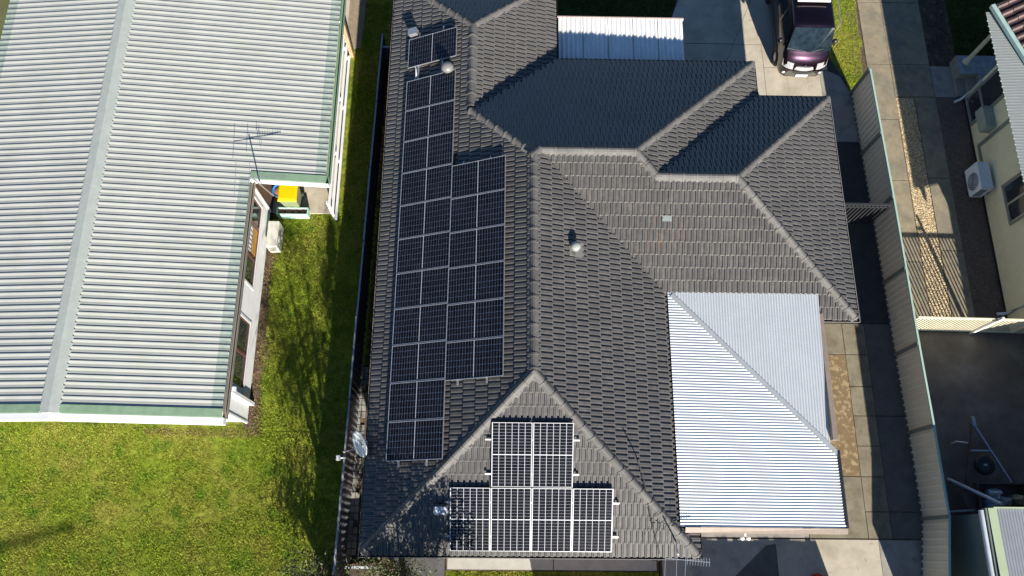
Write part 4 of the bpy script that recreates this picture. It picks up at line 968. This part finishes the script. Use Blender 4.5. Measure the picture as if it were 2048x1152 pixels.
# ------------------------------------------------------------------ shed at lower right
shd = thing('garden_shed', 'corrugated roof shed with pale green capping at the lower right', 'shed', (15, -1, 0))
SX0, SY1, SZ = 12.86, 1.2, 2.5
zs_ = lambda x, y: SZ + .02 * (SY1 - y)
x = SX0 + .2
while x < 19:
    mb = MB(); corr(mb, 'y', x, x + .762, lambda t: -5, lambda t: SY1 - .02, zs_); mb.build('corrugated_sheet', mat('grey_zinc', (0.42, 0.44, 0.46), .45, metal=.5, var=.08), shd); x += .762
lg = mat('pale_green_capping', (0.42, 0.5, 0.33), .5, var=.06)
MB().add([(SX0, -5, SZ + .14), (SX0 + .22, -5, SZ + .16), (SX0 + .22, SY1, SZ + .03), (SX0, SY1, SZ + .02)], [(0, 1, 2, 3)]).build('barge_capping', lg, shd)
MB().box(SX0 - .06, SX0 - .003, -5, SY1, SZ - .15, SZ - .0).build('fascia', colp_m, shd)
MB().box(SX0 + .15, 19, SY1 - .01, SY1 + .03, SZ - .1, SZ + .03).build('end_capping', lg, shd)
gm = MB(); gm.tube([(SX0 - .14, -5, SZ - .08), (SX0 - .14, SY1 - .05, SZ - .08)], .065, 12); gm.build('gutter', mat('pale_gutter', (0.5, 0.55, 0.6), .35), shd)
MB().box(SX0 + .06, 19, -5, SY1 - .12, 0, SZ - .14).build('wall', colp_m, shd)
MB().tube([(13.3, 2.15, .05), (13.72, 1.35, 1.75)], .05, 10).build('leaning_pipe', MATS['pale_gutter'], shd)
MB().obox((12.4, 1.16, 1.45), (13.1, 1.2, 1.45), .05, .06).build('cross_rail', colp_m, shd)

# ------------------------------------------------------------------ box trailer behind the shed
t = thing('box_trailer', 'dark box trailer with drawbar, spare wheel and load of junk in shade', 'trailer', (14.2, 1.6, 0))
MB().obox((14.06, 3.72, .42), (13.62, 2.0, .42), .07, .07).build('drawbar', rustb_m, t); MB().obox((14.12, 3.72, .42), (14.95, 2.0, .42), .05, .06).build('drawbar', steel_m, t)
MB().obox((13.86, 2.95, .43), (14.5, 2.95, .43), .04, .05).build('cross_member', steel_m, t)
h = MB(); h.box(14.04, 14.14, 3.66, 3.92, .42, .52); h.lathe((14.09, 3.9, .42), [(.05, 0), (.06, .06), (.03, .1)], 10); h.build('hitch', steel_m, t)
MB().tube([(13.78, 3.15, .55), (13.5, 3.2, .45), (13.42, 3.16, .3)], .025, 8).build('jockey_handle', steel_m, t)
sp = MB(); sp.lathe((14.18, 2.52, .5), [(.14, -.08), (.24, -.09), (.29, -.04), (.29, .04), (.24, .09), (.14, .08)], 28); s_ = sp.build('spare_wheel', black_m, t)
MB().lathe((14.18, 2.52, .5), [(0, .03), (.1, .04), (.14, .06)], 16).build('rim', blackm_m, s_); MB().box(14.14, 14.24, 2.5, 2.55, .535, .55).build('hub_plate', steel_m, s_)
tub = MB(); x0, x1, y0, y1 = 13.68, 15.1, -.6, 2.0
tub.box(x0, x1, y0, y1, .4, .45); tub.box(x0, x0 + .04, y0, y1, .45, .82); tub.box(x1 - .04, x1, y0, y1, .45, .82); tub.box(x0 + .04, x1 - .04, y1 - .04, y1, .45, .82); tub.box(x0 + .04, x1 - .04, y0, y0 + .04, .45, .82); tub.build('tub', rustb_m, t)
MB().prism([(13.3, 1.75), (13.66, 2.02), (13.66, -.6), (13.5, -.4), (13.55, .95), (13.32, 1.45)], .62, .66).build('mudguard', rustb_m, t)
wm = MB(); wm.lathe((13.42, .55, .32), [(0, -.09), (.2, -.09), (.31, -.06), (.32, 0), (.31, .06), (.2, .09), (0, .09)], 24, 'x'); ww_ = wm.build('wheel', black_m, t); MB().lathe((13.32, .55, .32), [(0, -.005), (.16, -.005), (.18, .01)], 16, 'x').build('rim', steel_m, ww_)
jm = [mat('junk_white', (0.6, 0.62, 0.66), .5), mat('junk_grey', (0.25, 0.26, 0.28), .6), mat('junk_tan', (0.35, 0.26, 0.14), .7), mat('junk_blue', (0.25, 0.32, 0.45), .6)]
lab = ['crumpled pale sheet in the trailer tub', 'grey bundle in the trailer tub', 'tan carton in the trailer tub corner', 'pale blue folded sheet in the trailer tub']
for i in range(4):
    mb = MB(); cx, cy = [(14.25, 1.72), (14.5, 1.5), (14.88, 1.55), (14.1, 1.4)][i]; n = 12
    vs = [(cx, cy, .85 + .06 * i % .1)]
    for k in range(n):
        a = 2 * math.pi * k / n; r = random.uniform(.12, .25); vs.append((cx + r * math.cos(a), cy + r * math.sin(a) * .8, random.uniform(.62, .82)))
    for k in range(n):
        a = 2 * math.pi * k / n; vs.append((cx + .2 * math.cos(a), cy + .16 * math.sin(a), .46))
    mb.add(vs, [(0, 1 + k, 1 + (k + 1) % n) for k in range(n)] + [(1 + k, 13 + k, 13 + (k + 1) % n, 1 + (k + 1) % n) for k in range(n)])
    tag(mb.build(['crumpled_sheet', 'bundle', 'carton', 'folded_sheet'][i], jm[i]), lab[i], ['sheet', 'bundle', 'carton', 'sheet'][i])

# ------------------------------------------------------------------ van
VX, VY = 10.24, 15.66
van = thing('van', 'black and aubergine van with roof rack parked nose down on the driveway', 'van', (VX, VY + 2.2, 0))
def vsec(yf, zt, wf, zb):
    """half ring from bottom centre to top centre, at distance yf behind the nose"""
    W_ = .80 * wf; prof_ = []
    zt_ = zt
    def hw(z): return W_ * (1.0 if z < 1.05 else 1.0 - .13 * ((z - 1.05) / .85))
    prof_.append((0, zb)); prof_.append((W_ * .86, zb)); prof_.append((W_ * .97, zb + .06)); zz = [zb + (zt_ - zb) * q for q in (.25, .45, .62, .78, .9)]
    for z in zz: prof_.append((hw(z) * (1.0 if z < zt_ - .1 else .985), z))
    prof_.append((hw(zt_) * .955, zt_ - .025)); prof_.append((hw(zt_) * .86, zt_)); prof_.append((hw(zt_) * .5, zt_ + .018)); prof_.append((0, zt_ + .022))
    return prof_
ST = [(.0, .58, .80, .26), (.03, .70, .86, .24), (.07, .84, .905, .22), (.14, .98, .94, .2), (.24, 1.12, .97, .2), (.36, 1.2, .985, .2), (.84, 1.93, 1, .2), (.98, 1.98, 1, .2), (1.5, 2.02, 1, .2), (2.6, 2.04, 1, .2), (3.9, 2.03, 1, .2), (4.25, 1.96, .99, .22), (4.36, 1.5, .97, .26)]
mb = MB(); rings = []
for yf, zt, wf, zb in ST:
    p = vsec(yf, zt, wf, zb); bow = lambda x: .10 * (x / .8) ** 2 * (1 if yf < .5 else 0)
    ring = [(VX + x, VY + yf + bow(x), z) for x, z in p] + [(VX - x, VY + yf + bow(x), z) for x, z in reversed(p[1:-1])]; rings.append(ring)
n = len(rings[0]); vs = [q for r in rings for q in r]
mb.add(vs, [(i * n + k, i * n + (k + 1) % n, (i + 1) * n + (k + 1) % n, (i + 1) * n + k) for i in range(len(rings) - 1) for k in range(n)], True)
mb.add(rings[0], [tuple(reversed(range(n)))]); mb.add(rings[-1], [tuple(range(n))]); mb.build('body', car_m, van)
def bowg(name, y0, z0, w0, y1, z1_, w1, m, off=.012, nx=12, ny=4, bow0=.1, bow1=.03, parent=None, crown=.02):
    d = Vector((0, z1_ - z0, -(y1 - y0))); nn = Vector((0, -(z1_ - z0), (y1 - y0))).normalized(); mb = MB(); vs = []
    for j in range(ny + 1):
        f = j / ny
        for i in range(nx + 1):
            s = -1 + 2 * i / nx; x = s * (w0 + (w1 - w0) * f)
            vs.append((VX + x, VY + y0 + (y1 - y0) * f + (bow0 + (bow1 - bow0) * f) * s * s + nn.y * off, z0 + (z1_ - z0) * f + nn.z * off + crown * math.sin(math.pi * f)))
    mb.add(vs, [(j * (nx + 1) + i, j * (nx + 1) + i + 1, (j + 1) * (nx + 1) + i + 1, (j + 1) * (nx + 1) + i) for j in range(ny) for i in range(nx)], True)
    return mb.build(name, m, parent or van)
ws = bowg('windscreen', .365, 1.215, .745, .825, 1.915, .65, wglass_m, off=.038, bow0=.085, bow1=.0, crown=.004)
bowg('lower_bumper', -.012, .3, .66, .02, .66, .70, lowb_m, off=.012, bow0=.11, bow1=.11, crown=0)
bowg('grille', -.0, .66, .42, .05, .77, .44, mat('grille_silver', (0.42, 0.42, 0.43), .3, metal=.4), off=.03, bow0=.1, bow1=.1, crown=0)
bowg('grille_slot', .05, .775, .43, .065, .80, .43, blackm_m, off=.03, bow0=.1, bow1=.1, crown=0)
bowg('air_intake', -.02, .5, .45, -.01, .6, .45, blackm_m, off=.02, bow0=.1, bow1=.1, crown=0)
for s in (-1, 1):
    h = MB(); vs = []
    for j in range(4):
        for i in range(6):
            x = s * (.40 + .36 * i / 5); z = .68 + .07 * j + .04 * i / 5; yy = .03 + .035 * j + .11 * (x / .8) ** 2 + (.10 * (i / 5) ** 3)
            vs.append((VX + x, VY + yy - .05, z + .015))
    f = [(j * 6 + i, j * 6 + i + 1, (j + 1) * 6 + i + 1, (j + 1) * 6 + i) for j in range(3) for i in range(5)]
    h.add(vs, f if s > 0 else [q[::-1] for q in f], True); hl = h.build('headlight', lens_m, van)
    for q in (.52, .66): MB().lathe((VX + s * q, VY + .075 + .1 * (q / .8) ** 2, .795), [(0, .03), (.03, .025), (.045, .0), (.03, -.02)], 12).build('reflector', mat('lamp_reflector', (.25, .26, .28), .15, metal=.8, var=0), hl)
    MB().lathe((VX + s * .62, VY + .055, .45), [(0, -.012), (.05, -.01), (.065, .02)], 14, 'y').build('fog_lamp', lens_m, van)
    m_ = MB(); m_.lathe((VX + s * .93, VY + .78, 1.2), [(0, -.13), (.05, -.11), (.085, 0), (.065, .11), (0, .13)], 12); m_.tube([(VX + s * .78, VY + .68, 1.15), (VX + s * .92, VY + .78, 1.18)], .022, 6); m_.build('wing_mirror', mat('mirror_shell', (0.02, .02, .022), .4), van)
    sg = MB(); X = VX + s * .80
    for a, b in ((.85, 1.65), (1.75, 2.9), (3.0, 4.1)):
        sg.add([(VX + s * .803, VY + a - (.28 if a < 1 else 0), 1.12), (VX + s * .803, VY + b, 1.12), (VX + s * .722, VY + b, 1.72), (VX + s * .722, VY + a + .05, 1.72)], [(0, 1, 2, 3) if s < 0 else (3, 2, 1, 0)])
    sg.build('side_windows', wglass_m, van)
    MB().obox((VX + s * .815, VY + .9, .55), (VX + s * .815, VY + 3.2, .55), .01, .06).build('sill_strip', blackm_m, van)
    for yy in (.78, 3.35):
        wl = MB(); wl.lathe((VX + s * .735, VY + yy, .3), [(.17, -.09), (.26, -.09), (.3, -.06), (.3, .06), (.26, .085), (.17, .085)], 26, 'x'); wo = wl.build('wheel', black_m, van)
        MB().lathe((VX + s * .735, VY + yy, .3), [(0, s * .07), (.06, s * .085), (.16, s * .075), (.19, s * .05)], 18, 'x').build('rim', alu_m, wo)
    wp = MB(); wp.obox((VX + s * .08, VY + .33, 1.25), (VX + s * .62 - .12, VY + .43, 1.31), .02, .02, (0, -.7, .7)); wp.build('wiper', black_m, van)
MB().box(VX - .2, VX + .2, VY - .05, VY - .03, .36, .47).build('number_plate', mat('plate_white', (0.75, 0.75, 0.72), .5), van)
em = MB(); em.lathe((VX - .02, VY + .02, .87), [(.032, -.006), (.045, -.006), (.045, .006), (.032, .006), (.032, -.006)], 18, 'y'); em.build('emblem', chrome_m, van)
rk = MB(); white_rk = mat('rack_white', (0.8, 0.8, 0.82), .3)
rk.box(VX - .58, VX + .52, VY + 1.62, VY + 4.0, 2.15, 2.21); rk.build('roof_rack', white_rk, van, bevel=.02)
for s in (-.5, .45):
    for yy in (1.75, 3.8): MB().box(VX + s - .03, VX + s + .03, VY + yy, VY + yy + .06, 2.02, 2.15).build('rack_foot', blackm_m, van)
st_ = MB(); st_.lathe((VX - .6, VY + .45, 1.262), [(0, .0), (.035, .0)], 14); st_.build('sticker', white_m, van)
MB().obox((11.86, 17.75, .42), (11.95, 21, .42), .035, .035).build('metal_handrail', steel_m)
o = bpy.data.objects['metal_handrail']; tag(o, 'thin silver handrail on the grass edge beside the van', 'handrail')
p = MB()
for yy in (17.8, 19.4, 20.8): p.tube([(11.87, yy, 0), (11.87, yy, .42)], .02, 6)
p.build('handrail_posts', steel_m, o)

# ------------------------------------------------------------------ satellite dish, front antenna, cable
t = thing('satellite_dish', 'pale oval satellite dish at the left eave of the tiled house', 'satellite dish', (-3.5, 2.65, 2.5))
dc = Vector((-3.62, 2.66, 2.85)); ax = Vector((-.77, -.43, .46)).normalized(); sx = ax.cross(Vector((0, 0, 1))).normalized(); sy_ = sx.cross(ax)
mb = MB(); vs = [dc - ax * .07]; nr, na = 5, 28
for r in range(1, nr + 1):
    for k in range(na):
        a = 2 * math.pi * k / na; rr = r / nr; vs.append(dc + sx * (.36 * rr * math.cos(a)) + sy_ * (.41 * rr * math.sin(a)) + ax * (.07 * (rr * rr - 1)))
f = [(0, 1 + k, 1 + (k + 1) % na) for k in range(na)] + [(1 + r * na + k, 1 + r * na + (k + 1) % na, 1 + (r + 1) * na + (k + 1) % na, 1 + (r + 1) * na + k) for r in range(nr - 1) for k in range(na)]
mb.add(vs, [q[::-1] for q in f], True); dsh = mb.build('dish_reflector', steelb_m, t)
sm = dsh.modifiers.new('thick', 'SOLIDIFY'); sm.thickness = .015
MB().tube([dc - ax * .08, dc - ax * .2, Vector((-3.42, 2.62, 2.5))], .025, 8).build('mount_arm', steel_m, t)
MB().tube([dc - sy_ * .38, dc + ax * .42 - sy_ * .12], .012, 6).build('feed_arm', steel_m, t); MB().lathe(dc + ax * .42 - sy_ * .12, [(0, -.05), (.035, -.05), (.035, .05), (0, .05)], 10).build('feed_horn', grey_m, t)
ft = yagi('tv_antenna', 'silver tv antenna with short rods over the front driveway corner', (4.55, .32, 2.75), (4.42, -.02, 3.55), ((4.1, -.1, 3.4), (5.22, -.2, 3.4)),
     [(.02, 1.3), (.27, 1.3), (.46, 1.1)] + [(.5 + .06 * i, .2) for i in range(9)], mat('bright_aluminium', (0.7, 0.72, 0.75), .35, metal=.6))
cb = MB(); pts = [(3.35, 2.35), (3.62, 1.95), (3.72, 1.5), (3.85, .9), (4.0, .4), (4.12, .02)]
cb.tube([Vector((x, y, zroof('F', x, y) + .1 + (.1 if i == 0 else 0))) for i, (x, y) in enumerate(pts)] + [Vector((4.14, -.17, 2.5)), Vector((4.2, -.18, 1.2))], .014, 6)
tag(cb.build('antenna_cable', black_m), 'black cable running down the right hip tiles to the front eave', 'cable')
cb = MB(); u, v, n, o = basis('W'); q = [(-2.62, 13.95), (-2.56, 13.85), (-2.55, 13.6), (-2.6, 13.42)]
cb.tube([Vector((x, y, zroof('W', x, y))) + n * h for (x, y), h in zip(q, (.14, .17, .15, .1))], .022, 8); tag(cb.build('conduit', white_m), 'short white conduit bridging the lone panel and the column below', 'conduit')

# ------------------------------------------------------------------ trees just below the frame
def tree(name, label, base, h, crown_c, cr, nleaf, lean, seed, leafs=.07, cat='tree'):
    rg = np.random.default_rng(seed); rd = random.Random(seed); t = thing(name, label, cat, base); b = Vector(base); top = Vector(crown_c)
    mb = MB(); tips = []
    mid = b + (top - b) * .45 + Vector((rd.uniform(-.1, .1), rd.uniform(-.1, .1), 0))
    mb.tube([b, b + (mid - b) * .5, mid], [.1, .085, .075], 8)
    for k in range(7):
        a = 2 * math.pi * k / 7 + rd.uniform(-.3, .3); e = top + Vector((math.cos(a) * cr[0] * rd.uniform(.4, .95), math.sin(a) * cr[1] * rd.uniform(.4, .95), rd.uniform(-.4, .8) * cr[2]))
        m2 = mid + (e - mid) * .5 + Vector((rd.uniform(-.15, .15), rd.uniform(-.15, .15), rd.uniform(0, .25)))
        mb.tube([mid - Vector((0, 0, rd.uniform(0, .3))), m2, e], [.06, .04, .012], 6); tips += [e, m2]
        for q in range(4):
            f = m2 + (e - m2) * rd.random(); g_ = f + Vector((rd.uniform(-.5, .5), rd.uniform(-.5, .5), rd.uniform(.0, .5))); mb.tube([f, g_], [.01, .004], 4); tips.append(g_)
    mb.build('trunk', bark_m, t)
    T = np.array([tuple(p) for p in tips]); c = T[rg.integers(0, len(T), nleaf)] + rg.normal(0, .19, (nleaf, 3))
    a = rg.normal(0, 1, (nleaf, 3)); a /= np.linalg.norm(a, axis=1)[:, None]; bb = np.cross(a, rg.normal(0, 1, (nleaf, 3))); bb /= np.linalg.norm(bb, axis=1)[:, None]
    s = rg.uniform(.5, 1.2, nleaf)[:, None] * leafs
    o = np.stack([np.stack([c - a * s, c + bb * s * .35, c + a * s], 1), np.stack([c - a * s, c - bb * s * .35, c + a * s], 1)], 1).reshape(-1, 3, 3)
    o_ = o - np.array(base)
    link('crown', tris('crown', o_, leaf_m), t)
    return t
tree('tree', 'thin leafy tree by the dark fence at the lower left', (-3.55, -3.0, 0), 5.2, (-3.6, -2.9, 3.9), (1.1, 1.1, 1.7), 4200, 0, 3)
tree('tree', 'dense small tree beside the dark path at the front of the tiled house', (-2.2, -2.6, 0), 4.6, (-1.75, -2.3, 4.3), (1.5, 1.0, .85), 8500, 0, 5)
tree('shrub', 'straggly dark shrub on the lawn edge at the bottom left', (-4.9, -.85, 0), 1.6, (-4.9, -.62, .8), (.75, .45, .5), 2600, 0, 8, .055, 'shrub')
tree('shrub', 'leafy shrub with yellow green tips at the front corner of the tiled house', (-2.85, -.75, 0), 1.7, (-2.85, -.55, 1.0), (.65, .4, .5), 2400, 0, 9, .055, 'shrub')
# street lamp outside the left edge whose arm shades the lawn
t = thing('street_lamp', 'tall street lamp beyond the lawn whose arm shadow crosses the grass', 'street lamp', (-10.9, -14.15, 0))
lampz = 6.0
MB().tube([(-10.9, -14.15, 0), (-10.9, -14.15, 5.9), (-10.75, -14.05, 6.02)], [.09, .07, .05], 10).build('lamp_post', steel_m, t)
MB().tube([(-10.75, -14.05, 6.0), (-8.3, -13.55, 6.1)], [.05, .045], 8).build('lamp_arm', steel_m, t)
MB().box(-8.6, -8.2, -13.62, -13.52, 6.06, 6.12).build('lamp_head', grey_m, t)
rd_ = tag(MB().lathe((9.05, -.62, .25), [(0, -.25), (.11, -.25), (.13, .1), (.1, .14), (0, .14)], 14).build('red_bucket', red_m), 'small red bucket on the front driveway at the bottom edge', 'bucket')
